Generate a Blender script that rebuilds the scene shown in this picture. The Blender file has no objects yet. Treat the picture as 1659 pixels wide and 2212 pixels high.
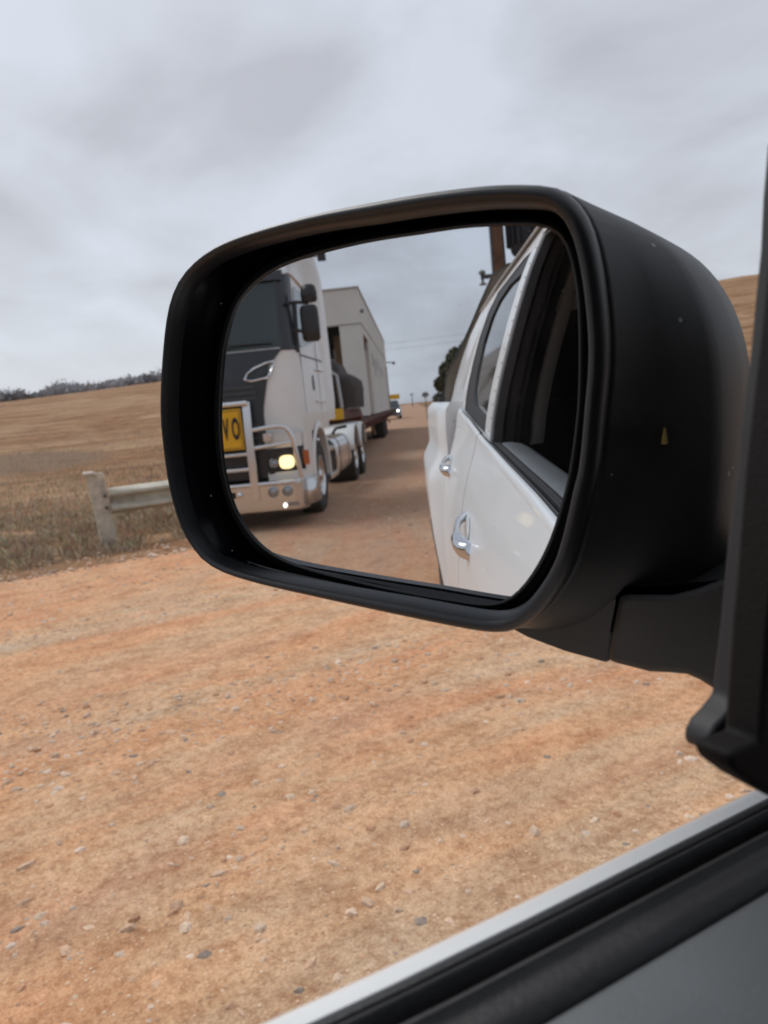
import bpy, math, random
from mathutils import Vector, Matrix, noise
random.seed(7)
sc = bpy.context.scene
col = sc.collection
R = math.radians
H = 1.42                                   # eye height above the road

# ------------------------------------------------------------------ camera
# world axes: +Y is where the ute points, -X is its left (window) side, z = 0 the road
AZ, PITCH, ROLL = R(61.7), R(7.865), R(5.7)
Fv = Vector((-math.sin(AZ)*math.cos(PITCH), math.cos(AZ)*math.cos(PITCH), -math.sin(PITCH)))
R0 = Vector((math.cos(AZ), math.sin(AZ), 0)); U0 = R0.cross(Fv)
Rv = R0*math.cos(ROLL) - U0*math.sin(ROLL)
Uv = R0*math.sin(ROLL) + U0*math.cos(ROLL)
cam_d = bpy.data.cameras.new('camera'); cam = bpy.data.objects.new('camera', cam_d); col.objects.link(cam)
m = Matrix((Rv, Uv, -Fv)).transposed().to_4x4(); m.translation = Vector((0, 0, H)); cam.matrix_world = m
cam_d.sensor_fit = 'VERTICAL'; cam_d.sensor_height = 36; cam_d.sensor_width = 27
cam_d.lens = 36*1660/2212
cam_d.clip_start = 0.01; cam_d.clip_end = 6000
cam_d.dof.use_dof = True; cam_d.dof.focus_distance = 0.58; cam_d.dof.aperture_fstop = 27/2.2
sc.camera = cam

# ------------------------------------------------------------------ world, sun, exposure
SUN_EL, SUN_AZ = R(50), R(100)             # sun_az: degrees left of forward
w = bpy.data.worlds.new("World"); sc.world = w; w.use_nodes = True
nt = w.node_tree; nt.nodes.clear(); N = nt.nodes.new; L = nt.links.new
out = N('ShaderNodeOutputWorld'); bg = N('ShaderNodeBackground'); bg2 = N('ShaderNodeBackground')
sky = N('ShaderNodeTexSky'); sky.sky_type = 'NISHITA'; sky.sun_disc = False
sky.sun_elevation = SUN_EL; sky.sun_rotation = -SUN_AZ; sky.air_density = 1.0; sky.dust_density = 2.0
bg.inputs[1].default_value = 0.10; L(sky.outputs[0], bg.inputs[0])
tc = N('ShaderNodeTexCoord'); sep = N('ShaderNodeSeparateXYZ'); L(tc.outputs['Generated'], sep.inputs[0])
def mth(op, a, b=None, c=None):
    n_ = N('ShaderNodeMath'); n_.operation = op
    for i, v in enumerate((a, b, c)):
        if v is None: continue
        if isinstance(v, (int, float)): n_.inputs[i].default_value = v
        else: L(v, n_.inputs[i])
    return n_.outputs[0]
zz = mth('ADD', mth('MAXIMUM', sep.outputs[2], 0.0), 0.34)
cmb = N('ShaderNodeCombineXYZ'); L(mth('DIVIDE', sep.outputs[0], zz), cmb.inputs[0]); L(mth('DIVIDE', sep.outputs[1], zz), cmb.inputs[1])
n1 = N('ShaderNodeTexNoise'); n1.inputs['Scale'].default_value = 2.1; n1.inputs['Detail'].default_value = 5; n1.inputs['Roughness'].default_value = 0.5; n1.inputs['Distortion'].default_value = 0.35
L(cmb.outputs[0], n1.inputs['Vector'])
rp = N('ShaderNodeValToRGB'); L(n1.outputs[0], rp.inputs[0])
e = rp.color_ramp.elements; e[0].position = 0.36; e[0].color = (0.435, 0.445, 0.485, 1); e[1].position = 0.62; e[1].color = (0.575, 0.61, 0.675, 1)
x_ = rp.color_ramp.elements.new(0.50); x_.color = (0.515, 0.54, 0.59, 1)
L(rp.outputs[0], bg2.inputs[0]); bg2.inputs[1].default_value = 1.0
mx = N('ShaderNodeMixShader'); mx.inputs[0].default_value = 0.90; L(bg.outputs[0], mx.inputs[1]); L(bg2.outputs[0], mx.inputs[2]); L(mx.outputs[0], out.inputs[0])
sd = bpy.data.lights.new('sun', 'SUN'); sd.energy = 1.5; sd.angle = R(35); sd.color = (1.0, 0.965, 0.92)
so = bpy.data.objects.new('sun', sd); col.objects.link(so)
sdir = Vector((-math.sin(SUN_AZ)*math.cos(SUN_EL), math.cos(SUN_AZ)*math.cos(SUN_EL), math.sin(SUN_EL)))
so.rotation_euler = sdir.to_track_quat('Z', 'Y').to_euler()
sc.view_settings.view_transform = 'Standard'; sc.view_settings.look = 'None'; sc.view_settings.exposure = 0.25; sc.view_settings.gamma = 1
sc.cycles.max_bounces = 10

# ------------------------------------------------------------------ materials
def inp(b, names, v):
    for k in names:
        if k in b.inputs: b.inputs[k].default_value = v; return
MATS = {}
def mat(name, c, rough=0.5, metal=0.0, coat=0.0, emit=None, es=1.0, var=0.0, vscale=8, bump=0.0, bscale=60, specks=None, c2=None, stretch=None, alpha=None, ior=None, spec=None):
    if name in MATS: return MATS[name]
    m_ = bpy.data.materials.new(name); m_.use_nodes = True; MATS[name] = m_
    t = m_.node_tree; b = t.nodes['Principled BSDF']; n = t.nodes.new; l = t.links.new
    b.inputs['Base Color'].default_value = (*c, 1); b.inputs['Roughness'].default_value = rough; b.inputs['Metallic'].default_value = metal
    inp(b, ['Coat Weight'], coat); inp(b, ['Coat Roughness'], 0.04)
    if spec is not None: inp(b, ['Specular IOR Level'], spec)
    if emit: inp(b, ['Emission Color'], (*emit, 1)); inp(b, ['Emission Strength'], es)
    tcn = n('ShaderNodeTexCoord'); src = tcn.outputs['Object']
    if stretch:
        mp = n('ShaderNodeMapping'); mp.inputs['Scale'].default_value = stretch; l(src, mp.inputs[0]); src = mp.outputs[0]
    colout = None
    if var or c2:
        nz = n('ShaderNodeTexNoise'); nz.inputs['Scale'].default_value = vscale; nz.inputs['Detail'].default_value = 6; nz.inputs['Roughness'].default_value = 0.6; l(src, nz.inputs['Vector'])
        r_ = n('ShaderNodeValToRGB'); l(nz.outputs[0], r_.inputs[0]); q = r_.color_ramp.elements
        q[0].position = .32; q[1].position = .68
        a_ = c2 if c2 else tuple(k*(1-var) for k in c); b_ = c if c2 else tuple(min(1, k*(1+var)) for k in c)
        q[0].color = (*a_, 1); q[1].color = (*b_, 1); colout = r_.outputs[0]
    if specks:
        sc_, thr, scol = specks
        vo = n('ShaderNodeTexVoronoi'); vo.inputs['Scale'].default_value = sc_; l(tcn.outputs['Object'], vo.inputs['Vector'])
        nz2 = n('ShaderNodeTexNoise'); nz2.inputs['Scale'].default_value = sc_*.23; l(tcn.outputs['Object'], nz2.inputs['Vector'])
        t1 = n('ShaderNodeMath'); t1.operation = 'LESS_THAN'; l(vo.outputs['Distance'], t1.inputs[0]); t1.inputs[1].default_value = thr
        t2 = n('ShaderNodeMath'); t2.operation = 'GREATER_THAN'; l(nz2.outputs[0], t2.inputs[0]); t2.inputs[1].default_value = .56
        t3 = n('ShaderNodeMath'); t3.operation = 'MULTIPLY'; l(t1.outputs[0], t3.inputs[0]); l(t2.outputs[0], t3.inputs[1])
        mc = n('ShaderNodeMix'); mc.data_type = 'RGBA'; l(t3.outputs[0], mc.inputs[0])
        if colout: l(colout, mc.inputs[6])
        else: mc.inputs[6].default_value = (*c, 1)
        mc.inputs[7].default_value = (*scol, 1); colout = mc.outputs[2]
    if colout: l(colout, b.inputs['Base Color'])
    if bump:
        nb = n('ShaderNodeTexNoise'); nb.inputs['Scale'].default_value = bscale; nb.inputs['Detail'].default_value = 4; l(src, nb.inputs['Vector'])
        bp = n('ShaderNodeBump'); bp.inputs['Strength'].default_value = bump; bp.inputs['Distance'].default_value = 0.01; l(nb.outputs[0], bp.inputs['Height']); l(bp.outputs[0], b.inputs['Normal'])
    return m_
def glassmat(name, tint=(0.02, 0.025, 0.03), rough=0.03, alpha=None):
    m_ = mat(name, tint, rough, spec=0.6)
    if alpha is not None:
        m_.node_tree.nodes['Principled BSDF'].inputs['Alpha'].default_value = alpha
    return m_

white_paint = mat('white_paint', (0.86, 0.885, 0.895), 0.35, coat=0.4, var=.03, vscale=3)
truck_white = mat('truck_white', (0.84, 0.83, 0.80), 0.35, coat=0.3, var=.05, vscale=2)
shell_black = mat('shell_black', (0.026, 0.027, 0.028), 0.48, bump=.10, bscale=1500, specks=(70, .085, (.26, .25, .24)), var=.45, vscale=9)
rim_black = mat('rim_black', (0.013, 0.014, 0.016), 0.40, var=.2, vscale=20, bump=.03, bscale=1800)
inner_gloss = mat('inner_gloss', (0.0012, 0.0016, 0.0035), 0.22, spec=.25, specks=(90, .05, (.25, .25, .27)))
carrier_black = mat('carrier_black', (0.012, 0.013, 0.015), 0.35, specks=(160, .05, (.12, .12, .12)))
rubber = mat('rubber', (0.027, 0.027, 0.029), 0.55, var=.22, vscale=22, bump=.1, bscale=300)
tyre_m = mat('tyre', (0.022, 0.021, 0.020), 0.8, var=.3, vscale=6, bump=.3, bscale=60)
trim_brown = mat('trim_brown', (0.007, 0.0052, 0.0052), 0.75, spec=.3, bump=.15, bscale=900)
trim_grey = mat('trim_grey', (0.135, 0.146, 0.155), 0.55, bump=.10, bscale=700, var=.10, vscale=12)
trim_beige = mat('trim_beige', (0.34, 0.32, 0.29), 0.7)
seat_m = mat('seat_fabric', (0.014, 0.018, 0.032), 0.85, bump=.3, bscale=400, var=.3, vscale=10)
chrome = mat('chrome', (0.75, 0.76, 0.79), 0.10, 1.0)
alu = mat('polished_aluminium', (0.74, 0.73, 0.72), 0.24, 1.0, bump=.02, bscale=30)
black_plastic = mat('black_plastic', (0.016, 0.017, 0.020), 0.4, var=.2, vscale=8)
chassis_m = mat('chassis_paint', (0.03, 0.03, 0.03), 0.7, var=.3)
dark_glass = glassmat('dark_glass', (0.012, 0.017, 0.018), 0.04)
cab_glass = glassmat('cab_glass', (0.02, 0.035, 0.035), 0.03)

# ------------------------------------------------------------------ mesh tools
def link(o, parent=None):
    col.objects.link(o)
    if parent is not None: o.parent = parent
    return o
def base(o):
    v = Vector((0, 0, 0))
    while o is not None:
        v += o.location; o = o.parent
    return v
class MB:
    """collects shapes in world metres, builds them as one mesh"""
    def __init__(s): s.v = []; s.f = []; s.mi = []; s.cur = 0
    def add(s, vs, fs):
        o = len(s.v); s.v += [tuple(p) for p in vs]; s.f += [[o+i for i in f] for f in fs]; s.mi += [s.cur]*len(fs); return s
    def box(s, x0, x1, y0, y1, z0, z1):
        x0, x1 = sorted((x0, x1)); y0, y1 = sorted((y0, y1)); z0, z1 = sorted((z0, z1))
        vs = [(x, y, z) for z in (z0, z1) for y in (y0, y1) for x in (x0, x1)]
        return s.add(vs, [(0, 2, 3, 1), (4, 5, 7, 6), (0, 1, 5, 4), (2, 6, 7, 3), (0, 4, 6, 2), (1, 3, 7, 5)])
    def bar(s, a, b, r, n=10): return s.tube([a, b], r, n)
    def tube(s, pts, r, n=10, cap=True):
        pts = [Vector(p) for p in pts]; rr = r if isinstance(r, (list, tuple)) else [r]*len(pts)
        rings = []; up = None
        for i, p in enumerate(pts):
            d = (pts[min(i+1, len(pts)-1)] - pts[max(i-1, 0)]).normalized()
            if up is None: up = d.orthogonal().normalized()
            up = (up - d*up.dot(d)).normalized(); sd_ = d.cross(up)
            rings.append([p + (up*math.cos(a) + sd_*math.sin(a))*rr[i] for a in [2*math.pi*k/n for k in range(n)]])
        return s.loft(rings, True, cap)
    def loft(s, rings, closed=True, cap=False):
        n = len(rings[0]); vs = [p for r_ in rings for p in r_]; fs = []
        for i in range(len(rings)-1):
            for j in range(n if closed else n-1):
                k = (j+1) % n; fs.append((i*n+j, i*n+k, (i+1)*n+k, (i+1)*n+j))
        if cap: fs.append(tuple(range(n-1, -1, -1))); fs.append(tuple((len(rings)-1)*n+j for j in range(n)))
        return s.add(vs, fs)
    def prism(s, poly, d):
        """poly: 3D points of a flat outline, d: thickness vector"""
        poly = [Vector(p) for p in poly]; d = Vector(d); n = len(poly)
        return s.loft([poly, [p+d for p in poly]], True, True)
    def disc(s, c, ax, r0, r1, depth, n=32):
        """ring or disc lathe: radii list along axis"""
        return s
    def lathe(s, c, ax, prof, n=32, cap=False):
        c = Vector(c); ax = Vector(ax).normalized(); up = ax.orthogonal().normalized(); sd_ = ax.cross(up)
        return s.loft([[c + ax*h + (up*math.cos(a)+sd_*math.sin(a))*r_ for a in [2*math.pi*k/n for k in range(n)]] for h, r_ in prof], True, cap)
    def ball(s, c, r, n=10, sq=(1, 1, 1)):
        prof = []
        for i in range(n+1):
            a = math.pi*i/n; prof.append((-math.cos(a)*r, max(1e-4, math.sin(a)*r)))
        o = len(s.v); s.lathe((0, 0, 0), (0, 0, 1), prof, n*2)
        for k in range(o, len(s.v)):
            q = s.v[k]; s.v[k] = (c[0]+q[0]*sq[0], c[1]+q[1]*sq[1], c[2]+q[2]*sq[2])
        return s
    def sweep(s, prof, path, closed=False, cap=True):
        """prof: list of (offset vector) added at each path point"""
        return s.loft([[Vector(p)+Vector(o) for o in prof] for p in path], closed, cap and closed)
    def build(s, name, mats, parent=None, smooth=True, bevel=0, seg=2, solid=0, angle=35, sub=0):
        me = bpy.data.meshes.new(name); b0 = base(parent) if parent is not None else Vector((0, 0, 0))
        me.from_pydata([tuple(Vector(p)-b0) for p in s.v], [], s.f)
        if not isinstance(mats, (list, tuple)): mats = [mats]
        for m_ in mats: me.materials.append(m_)
        me.polygons.foreach_set('material_index', s.mi)
        me.validate(); me.update()
        o = bpy.data.objects.new(name, me); link(o, parent)
        import bmesh
        bm = bmesh.new(); bm.from_mesh(me); bmesh.ops.recalc_face_normals(bm, faces=bm.faces); bm.to_mesh(me); bm.free()
        if solid:
            k = o.modifiers.new('solid', 'SOLIDIFY'); k.thickness = solid; k.offset = 0
        if bevel:
            k = o.modifiers.new('bevel', 'BEVEL'); k.width = bevel; k.segments = seg; k.limit_method = 'ANGLE'; k.angle_limit = R(40)
        if sub:
            k = o.modifiers.new('sub', 'SUBSURF'); k.levels = sub; k.render_levels = sub
        if smooth:
            me.polygons.foreach_set('use_smooth', [True]*len(me.polygons))
            if angle < 180:
                me.set_sharp_from_angle(angle=R(angle))
        return o
def tag(o, label=None, cat=None, group=None, kind=None):
    for k, v in (('label', label), ('category', cat), ('group', group), ('kind', kind)):
        if v: o[k] = v
    return o
def thing(name, loc, label, cat, group=None):
    o = bpy.data.objects.new(name, None); o.empty_display_size = .1; o.location = loc; link(o)
    return tag(o, label, cat, group)
def lerp(x, xs, ys):
    if x <= xs[0]: return ys[0]
    for i in range(len(xs)-1):
        if x <= xs[i+1]:
            t = (x-xs[i])/(xs[i+1]-xs[i]); return ys[i]*(1-t)+ys[i+1]*t
    return ys[-1]
def smooth01(t): t = max(0, min(1, t)); return t*t*(3-2*t)
def resample(pts, n, smooth=True):
    """closed outline -> n points evenly by arc length, lightly rounded"""
    P = [Vector(p) for p in pts]; m_ = len(P)
    if smooth:
        Q = []
        for i in range(m_):
            p0, p1, p2, p3 = P[i-1], P[i], P[(i+1) % m_], P[(i+2) % m_]
            for k in range(6):
                t = k/6
                Q.append(0.5*((2*p1)+(p2-p0)*t+(2*p0-5*p1+4*p2-p3)*t*t+(3*p1-p0-3*p2+p3)*t**3))
        P = Q
        for _ in range(6): P = [(P[i-1]+P[i]*2+P[(i+1) % len(P)])/4 for i in range(len(P))]
    c = sum(P, Vector([0]*len(P[0])))/len(P)
    P.sort(key=lambda p: math.atan2(p[1]-c[1], p[0]-c[0]))
    a = [math.atan2(p[1]-c[1], p[0]-c[0]) for p in P]; outp = []
    for k in range(n):
        t = -math.pi + 2*math.pi*(k+.5)/n
        j = next((i for i, q in enumerate(a) if q > t), len(a))
        i0, i1 = (j-1) % len(a), j % len(a)
        a0, a1 = a[i0], a[i1]
        if j == 0: a0 -= 2*math.pi
        if j == len(a): a1 += 2*math.pi
        u_ = (t-a0)/max(1e-9, (a1-a0)); outp.append(P[i0]*(1-u_)+P[i1]*u_)
    return outp

# ------------------------------------------------------------------ setting: terrain, road, sky is the world
def hgt(x, y):
    d = math.hypot(x, y)
    if d < 1: return 0.0
    th = math.degrees(math.atan2(-x, y))           # left of forward
    if th < -90: th += 360
    el = lerp(th, [-60, 0, 20, 33, 36, 50, 62, 70, 76, 87, 98, 115, 140, 180], [1, 2, 4.6, 5.75, 5.85, 5.2, 4.1, 3.5, 3.15, 2.62, 2.1, 1.3, .1, 0])
    top = 300*math.tan(R(el)) + 1.42*min(1, el)
    prof = smooth01((d-34)/(300-34))*0.55 + 0.45*max(0, min(1, (d-34)/266))
    if d > 300: prof = max(0.35, 1-(d-300)/900)
    side = smooth01((abs(x+3)-11)/30) if x < -3 else smooth01((abs(x+3)-9)/60)
    und = 0.35*noise.noise(Vector((x*.02, y*.02, 3)))*smooth01((d-20)/60)
    dip = -0.10*math.exp(-((x+11.2)/1.2)**2) if abs(y) < 60 else 0
    return (top*prof + und)*side + dip + 0.012*noise.noise(Vector((x*1.3, y*1.3, 0)))*(1 if x < -9.5 else 0)
mb = MB(); NA = 300; rad = [0.0]
r_ = 1.5
while r_ < 2600: rad.append(r_); r_ *= 1.05
rings = []
for rr in rad[1:]:
    rings.append([(rr*math.sin(2*math.pi*k/NA), rr*math.cos(2*math.pi*k/NA), hgt(rr*math.sin(2*math.pi*k/NA), rr*math.cos(2*math.pi*k/NA))-0.02) for k in range(NA)])
mb.loft(rings); mb.add([(0, 0, -0.02)] + rings[0], [(0, k+1, (k+1) % NA+1) for k in range(NA)])

def nodes_of(m_): t = m_.node_tree; return t, t.nodes.new, t.links.new, t.nodes['Principled BSDF']
def ramp(n, l, src, stops):
    r_ = n('ShaderNodeValToRGB'); l(src, r_.inputs[0]); e = r_.color_ramp.elements
    while len(e) < len(stops): e.new(.5)
    for q, (p, c) in zip(e, stops): q.position = p; q.color = (*c, 1)
    return r_.outputs[0]
def mixc(n, l, fac, a, b, mode='MIX'):
    k = n('ShaderNodeMix'); k.data_type = 'RGBA'; k.blend_type = mode
    if isinstance(fac, (int, float)): k.inputs[0].default_value = fac
    else: l(fac, k.inputs[0])
    for i, v in ((6, a), (7, b)):
        if isinstance(v, tuple): k.inputs[i].default_value = (*v, 1)
        else: l(v, k.inputs[i])
    return k.outputs[2]
def pos(n, l, scale=(1, 1, 1), rot=0):
    t = n('ShaderNodeTexCoord'); mp = n('ShaderNodeMapping'); mp.inputs['Scale'].default_value = scale; mp.inputs['Rotation'].default_value = (0, 0, rot)
    l(t.outputs['Object'], mp.inputs[0]); return mp.outputs[0]
def nz(n, l, src, sc_, det=5, ro=.55, dist=0):
    k = n('ShaderNodeTexNoise'); k.inputs['Scale'].default_value = sc_; k.inputs['Detail'].default_value = det; k.inputs['Roughness'].default_value = ro; k.inputs['Distortion'].default_value = dist
    l(src, k.inputs['Vector']); return k.outputs[0]

# dry paddock: straw, tan soil, contour-ploughed bands, one darker tilled patch
field = mat('dry_paddock', (0.3, 0.22, 0.14), 0.95, spec=.15); t, n, l, b = nodes_of(field)
p1 = pos(n, l, (1, 1, 1)); pb = pos(n, l, (.020, .034, .10), R(12)); big = nz(n, l, pb, 1.0, 5, .6, .8)
c = ramp(n, l, big, [(.36, (.24, .125, .065)), (.45, (.38, .24, .14)), (.52, (.45, .32, .205)), (.58, (.30, .16, .08)), (.66, (.42, .28, .17))])
band = nz(n, l, pos(n, l, (.05, .016, .55), R(14)), 1.0, 5, .6, 1.8)
c = mixc(n, l, .6, c, ramp(n, l, band, [(.36, (.21, .11, .055)), (.44, (.42, .27, .155)), (.49, (.25, .12, .055)), (.54, (.40, .27, .16)), (.60, (.54, .39, .27)), (.66, (.30, .165, .085))]))
fur = n('ShaderNodeTexWave'); fur.inputs['Scale'].default_value = .09; fur.inputs['Distortion'].default_value = 6; fur.inputs['Detail'].default_value = 2; l(pos(n, l, (.35, 1, 1), R(25)), fur.inputs['Vector'])
c = mixc(n, l, .35, c, ramp(n, l, fur.outputs[1], [(.3, (.62, .58, .56)), (.7, (1, 1, 1))]), 'MULTIPLY')
mid = nz(n, l, p1, .9, 6, .65); c = mixc(n, l, .8, c, ramp(n, l, mid, [(.38, (.58, .56, .55)), (.62, (1.0, 1.0, 1.0))]), 'MULTIPLY')
fine = nz(n, l, p1, 14, 5, .7); c = mixc(n, l, .6, c, ramp(n, l, fine, [(.38, (.55, .55, .55)), (.62, (1.0, 1.0, 1.0))]), 'MULTIPLY')
# tilled oval patch
tcn = n('ShaderNodeTexCoord'); mp = n('ShaderNodeMapping'); mp.vector_type = 'TEXTURE'; mp.inputs['Location'].default_value = (-46, 2.6, 1.0); mp.inputs['Scale'].default_value = (12, 5.2, 60); l(tcn.outputs['Object'], mp.inputs[0])
ln = n('ShaderNodeVectorMath'); ln.operation = 'LENGTH'; l(mp.outputs[0], ln.inputs[0])
msk = ramp(n, l, ln.outputs['Value'], [(.65, (1, 1, 1)), (1.0, (0, 0, 0))])
wv = n('ShaderNodeTexWave'); wv.inputs['Scale'].default_value = .55; wv.inputs['Distortion'].default_value = 1.5; l(pos(n, l, (1, .5, 1), R(60)), wv.inputs['Vector'])
c = mixc(n, l, msk, mixc(n, l, 1.0, c, (1.16, 1.08, .98), 'MULTIPLY'), ramp(n, l, wv.outputs[1], [(.3, (.15, .095, .06)), (.8, (.27, .18, .115))]))
l(c, b.inputs['Base Color'])
bp = n('ShaderNodeBump'); bp.inputs['Strength'].default_value = .7; bp.inputs['Distance'].default_value = .05; l(fine, bp.inputs['Height']); l(bp.outputs[0], b.inputs['Normal'])
g = mb.build('ground', field); tag(g, 'dry brown paddocks rising to low hills', kind='structure')

# unsealed road
roadm = mat('road_gravel', (0.5, 0.33, 0.22), 0.95, spec=.2); t, n, l, b = nodes_of(roadm)
p1 = pos(n, l); ps = pos(n, l, (1.0, .42, 1), R(-6)); pss = pos(n, l, (1.9, .16, 1), R(-6))
c = ramp(n, l, nz(n, l, ps, 1.0, 7, .62, .9), [(.36, (.62, .290, .155)), (.46, (.62, .335, .190)), (.53, (.62, .385, .235)), (.59, (.60, .405, .265)), (.66, (.53, .385, .275))])
c = mixc(n, l, .36, c, ramp(n, l, nz(n, l, pss, .8, 6, .62, .8), [(.40, (.62, .27, .14)), (.49, (.64, .36, .20)), (.55, (.62, .42, .27)), (.61, (.50, .40, .30))]))
c = mixc(n, l, .85, c, ramp(n, l, nz(n, l, pos(n, l, (1, .6, 1)), 5.5, 8, .72), [(.36, (.74, .66, .60)), (.50, (.97, .96, .94)), (.62, (1.12, 1.12, 1.12))]), 'MULTIPLY')
c = mixc(n, l, .75, c, ramp(n, l, nz(n, l, p1, 26, 6, .75), [(.38, (.70, .60, .53)), (.50, (1.0, 1.0, 1.0)), (.62, (1.15, 1.20, 1.22))]), 'MULTIPLY')
c = mixc(n, l, .6, c, ramp(n, l, nz(n, l, p1, 95, 4, .7), [(.38, (.66, .60, .56)), (.62, (1.15, 1.2, 1.22))]), 'MULTIPLY')
vo = n('ShaderNodeTexVoronoi'); vo.inputs['Scale'].default_value = 48; l(p1, vo.inputs['Vector'])
peb = ramp(n, l, vo.outputs['Distance'], [(.20, (1, 1, 1)), (.36, (0, 0, 0))]); 
sh = n('ShaderNodeSeparateColor'); l(vo.outputs['Color'], sh.inputs[0])
sel = ramp(n, l, sh.outputs[0], [(.62, (0, 0, 0)), (.66, (1, 1, 1))])
mm = n('ShaderNodeMath'); mm.operation = 'MULTIPLY'; l(peb, mm.inputs[0]); l(sel, mm.inputs[1])
pc = ramp(n, l, sh.outputs[1], [(.0, (.34, .25, .18)), (.20, (.50, .27, .16)), (.5, (.66, .42, .27)), (.85, (.72, .52, .37))])
c = mixc(n, l, mm.outputs[0], c, pc)
sy = n('ShaderNodeSeparateXYZ'); l(p1, sy.inputs[0]); mr = n('ShaderNodeMapRange'); mr.inputs[1].default_value = -2.5; mr.inputs[2].default_value = -9; l(sy.outputs[1], mr.inputs[0])
mf = n('ShaderNodeMath'); mf.operation = 'MULTIPLY'; l(mr.outputs[0], mf.inputs[0]); mf.inputs[1].default_value = .55      # browner behind: darker tone of the mirror view painted into the colour
c = mixc(n, l, mf.outputs[0], c, (.38, .25, .18)); c = mixc(n, l, 1.0, c, (1.04, 1.02, .99), 'MULTIPLY'); l(c, b.inputs['Base Color'])
hh = n('ShaderNodeMath'); hh.operation = 'MULTIPLY_ADD'; l(mm.outputs[0], hh.inputs[0]); hh.inputs[1].default_value = .8; l(nz(n, l, p1, 45, 6, .75), hh.inputs[2])
bp = n('ShaderNodeBump'); bp.inputs['Strength'].default_value = .55; bp.inputs['Distance'].default_value = .012; l(hh.outputs[0], bp.inputs['Height']); l(bp.outputs[0], b.inputs['Normal'])
mb = MB(); ys = [-900+ i*20 for i in range(42)] + [-60 + i*.5 for i in range(241)] + [80+i*20 for i in range(42)]
ys = sorted(set(ys)); rows = []
for y in ys:
    xl = -9.0 + .55*noise.noise(Vector((0, y*.35, 1))) + .2*noise.noise(Vector((0, y*1.9, 4))); xr = 2.5 + .5*noise.noise(Vector((5, y*.3, 1)))
    row = []
    for k in range(29):
        x = xl + (xr-xl)*k/28; edge = min(k, 28-k)
        row.append((x, y, 0.012*noise.noise(Vector((x*.9, y*.25, 2))) + (0.008 if edge else -0.025)))
    rows.append(row)
mb.loft(rows, closed=False)
tag(mb.build('road', roadm), 'unsealed orange gravel road', kind='structure')

# loose stones lying on the road
def stone_mesh():
    cols = [(.74, .57, .45), (.76, .60, .48), (.70, .52, .38), (.66, .44, .30), (.70, .50, .36), (.64, .42, .28), (.58, .34, .21), (.72, .55, .41), (.68, .50, .36), (.54, .31, .19), (.60, .37, .24), (.66, .46, .32), (.52, .40, .31), (.33, .27, .225)]
    V = []; F = []; C = []
    t_ = (1+5**.5)/2
    iv = [Vector(v).normalized() for v in ((-1, t_, 0), (1, t_, 0), (-1, -t_, 0), (1, -t_, 0), (0, -1, t_), (0, 1, t_), (0, -1, -t_), (0, 1, -t_), (t_, 0, -1), (t_, 0, 1), (-t_, 0, -1), (-t_, 0, 1))]
    fi = [(0, 11, 5), (0, 5, 1), (0, 1, 7), (0, 7, 10), (0, 10, 11), (1, 5, 9), (5, 11, 4), (11, 10, 2), (10, 7, 6), (7, 1, 8), (3, 9, 4), (3, 4, 2), (3, 2, 6), (3, 6, 8), (3, 8, 9), (4, 9, 5), (2, 4, 11), (6, 2, 10), (8, 6, 7), (9, 8, 1)]
    rnd = random.Random(3)
    def put(x, y, r):
        o = len(V); sx, sy, sz = r*rnd.uniform(.8, 1.5), r*rnd.uniform(.7, 1.2), r*rnd.uniform(.35, .75); a = rnd.uniform(0, 6.3)
        cc = rnd.choice(cols); k = rnd.uniform(.85, 1.15); cc = tuple(q*k for q in cc)
        for q in iv:
            q = q*rnd.uniform(.75, 1.2); X, Y = q.x*sx, q.y*sy
            V.append((x+X*math.cos(a)-Y*math.sin(a), y+X*math.sin(a)+Y*math.cos(a), sz*.35+q.z*sz)); C.append(cc)
        F.extend([[o+i for i in f] for f in fi])
    for _ in range(24000):                       # beside the ute
        x = -.9 - 8.0*rnd.random()**1.1; y = rnd.uniform(-.9, 7.5)
        if noise.noise(Vector((x*1.1, y*.45, 7)))+.35*noise.noise(Vector((x*4, y*3, 2))) < rnd.uniform(-.75, .15): continue
        put(x, y, min(.023, .0090*(rnd.random()**-.30)))
    for _ in range(9000):                        # the road behind it
        y = -1.5 - 15*rnd.random()**1.2; put(rnd.uniform(-4.5, -.3), y, min(.026, .0065*(rnd.random()**-.36)))
    for _ in range(1500):                         # the crumbling edge
        put(rnd.gauss(-9.0, .35), rnd.uniform(-2, 9), min(.035, .010*(rnd.random()**-.4)))
    me = bpy.data.meshes.new('loose_stones'); me.from_pydata(V, [], F)
    ca = me.color_attributes.new('tint', 'FLOAT_COLOR', 'POINT')
    ca.data.foreach_set('color', [q for c_ in C for q in (*c_, 1)])
    m_ = mat('stone', (.5, .4, .3), .9, spec=.15); t, n, l, b = nodes_of(m_); at = n('ShaderNodeAttribute'); at.attribute_name = 'tint'
    c = mixc(n, l, .5, at.outputs['Color'], ramp(n, l, nz(n, l, pos(n, l), 130, 3), [(.35, (.45, .45, .45)), (.65, (1, 1, 1))]), 'MULTIPLY'); l(c, b.inputs['Base Color'])
    me.materials.append(m_); o = bpy.data.objects.new('loose_stones', me); link(o); tag(o, 'small pale and grey stones scattered over the gravel road', kind='stuff')
stone_mesh()

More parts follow.
